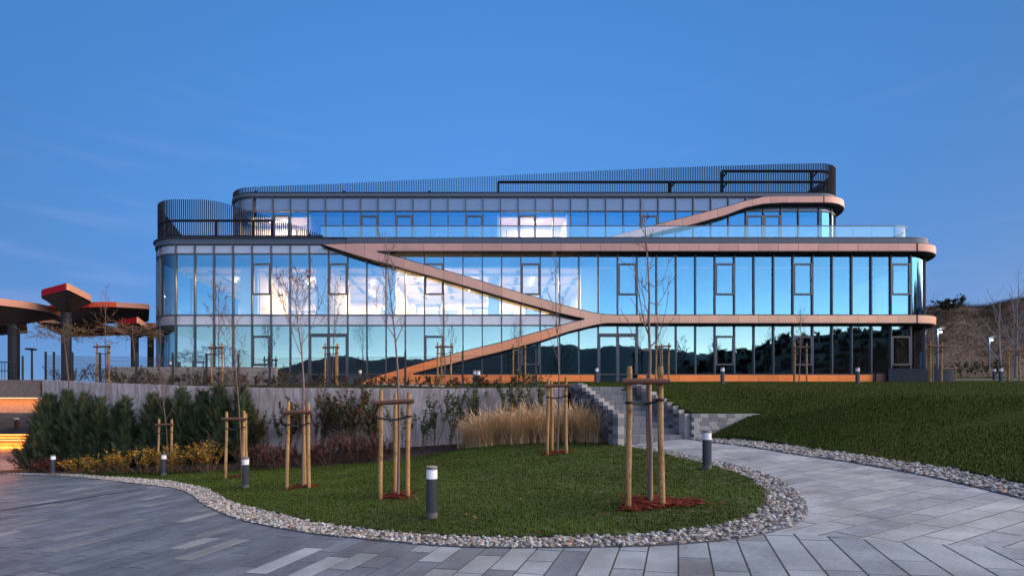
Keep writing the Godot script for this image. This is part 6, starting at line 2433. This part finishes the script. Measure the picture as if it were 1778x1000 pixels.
	for q in [[35.5, 37.0, 1.3, "dark evergreen bush left behind the far bollards"], [38.0, 37.5, 1.5, "dark evergreen bush right behind the far bollards"], [33.5, 38.0, 1.0, "reddish low bush left of the far evergreens"]]:
		shrub("hill_bush", q[3], "bush", "bushes at the foot of the hill", P3(q[0], upper_y(q[0], q[1]), q[1]), q[2], 2.6, 520, 0.16, [Color(0.035, 0.06, 0.02), Color(0.05, 0.07, 0.03)] if i < 2 else [Color(0.11, 0.04, 0.03)], 14, 670 + i, 0.3, 0.05)
		i += 1
	shrub("hill_tree", "round dark evergreen standing on the hill's skyline", "tree", "", P3(123.0, hill_y(123.0, 131.0) - 0.4, 131.0), 4.0, 6.0, 900, 0.7, [Color(0.03, 0.04, 0.02), Color(0.045, 0.05, 0.025)], 22, 690, 0.3, 0.2)
	# dry scrub over the hillside
	rng.seed = 700
	var places := []
	var cc := PackedColorArray()
	for k in 9000:
		var d := lerpf(46.0, 149.0, pow(rng.randf(), 0.7))
		var x := d * rr(0.78, 1.2)
		var s := rr(0.5, 1.5) * (1.0 + d / 120.0)
		places.append(Transform3D(Basis.from_euler(Vector3(rr(-0.3, 0.3), rr(0, TAU), rr(-0.3, 0.3))).scaled(Vector3(s * 1.5, s * 0.32, s * 1.5)), P3(x, hill_y(x, d) - 0.1, d)))
		var g := rr(0.5, 1.2)
		cc.append([Color(0.105 * g, 0.068 * g, 0.054 * g), Color(0.15 * g, 0.105 * g, 0.064 * g), Color(0.062 * g, 0.055 * g, 0.034 * g), Color(0.088 * g, 0.048 * g, 0.044 * g)][rng.randi() % 4])
	tag(scatter("dry_scrub", straws[1], mats.blade_wide, places, cc), "brown dry scrub covering the hillside", "scrub", "", "stuff")
	# fallen leaves on the lawn
	places = []
	cc = PackedColorArray()
	for p in spread(poly_of(INNER, BED_EDGE), 240):
		var s := rr(0.035, 0.07)
		places.append(Transform3D(Basis.from_euler(Vector3(rr(-0.6, 0.6), rr(0, TAU), rr(-0.6, 0.6))).scaled(Vector3(s, s, s)), P3(p.x, island_y(p.x, p.y) + 0.045, p.y)))
		var g := rr(0.6, 1.3)
		cc.append([Color(0.22 * g, 0.09 * g, 0.03 * g), Color(0.14 * g, 0.04 * g, 0.03 * g), Color(0.30 * g, 0.17 * g, 0.06 * g)][rng.randi() % 3])
	tag(scatter("fallen_leaves", leaf_mesh(), mats.leaf, places, cc), "fallen brown and orange leaves on the lawn island", "leaves", "", "stuff")


func _wall_under(px: float) -> Array:
	var k := (px - 830.0) / 880.0
	for i in WALL.size() - 1:
		var a: Vector2 = WALL[i]
		var b: Vector2 = WALL[i + 1]
		var t := (k * a.y - a.x) / ((b.x - a.x) - k * (b.y - a.y))
		if t >= 0.0 and t <= 1.0:
			var p := a.lerp(b, t)
			return [p.x, p.y]
	return [0.0, 19.0]


func _ready() -> void:
	rng.seed = 20240
	make_materials()
	make_camera_and_light()
	make_terrain()
	make_building()
	make_stairs()
	make_walls()
	make_left_side()
	make_hills()
	rng.seed = 777
	make_bollards()
	make_trees()
	make_plants()
	lamp_post("lit lamp post right behind the building's right corner", P3(28.6, 3.6, 31.5), 3.0, true)
	lamp_post("lit lamp post on the slope under the hill, farther right", P3(40.4, 5.0, 40.0), 2.25, true)
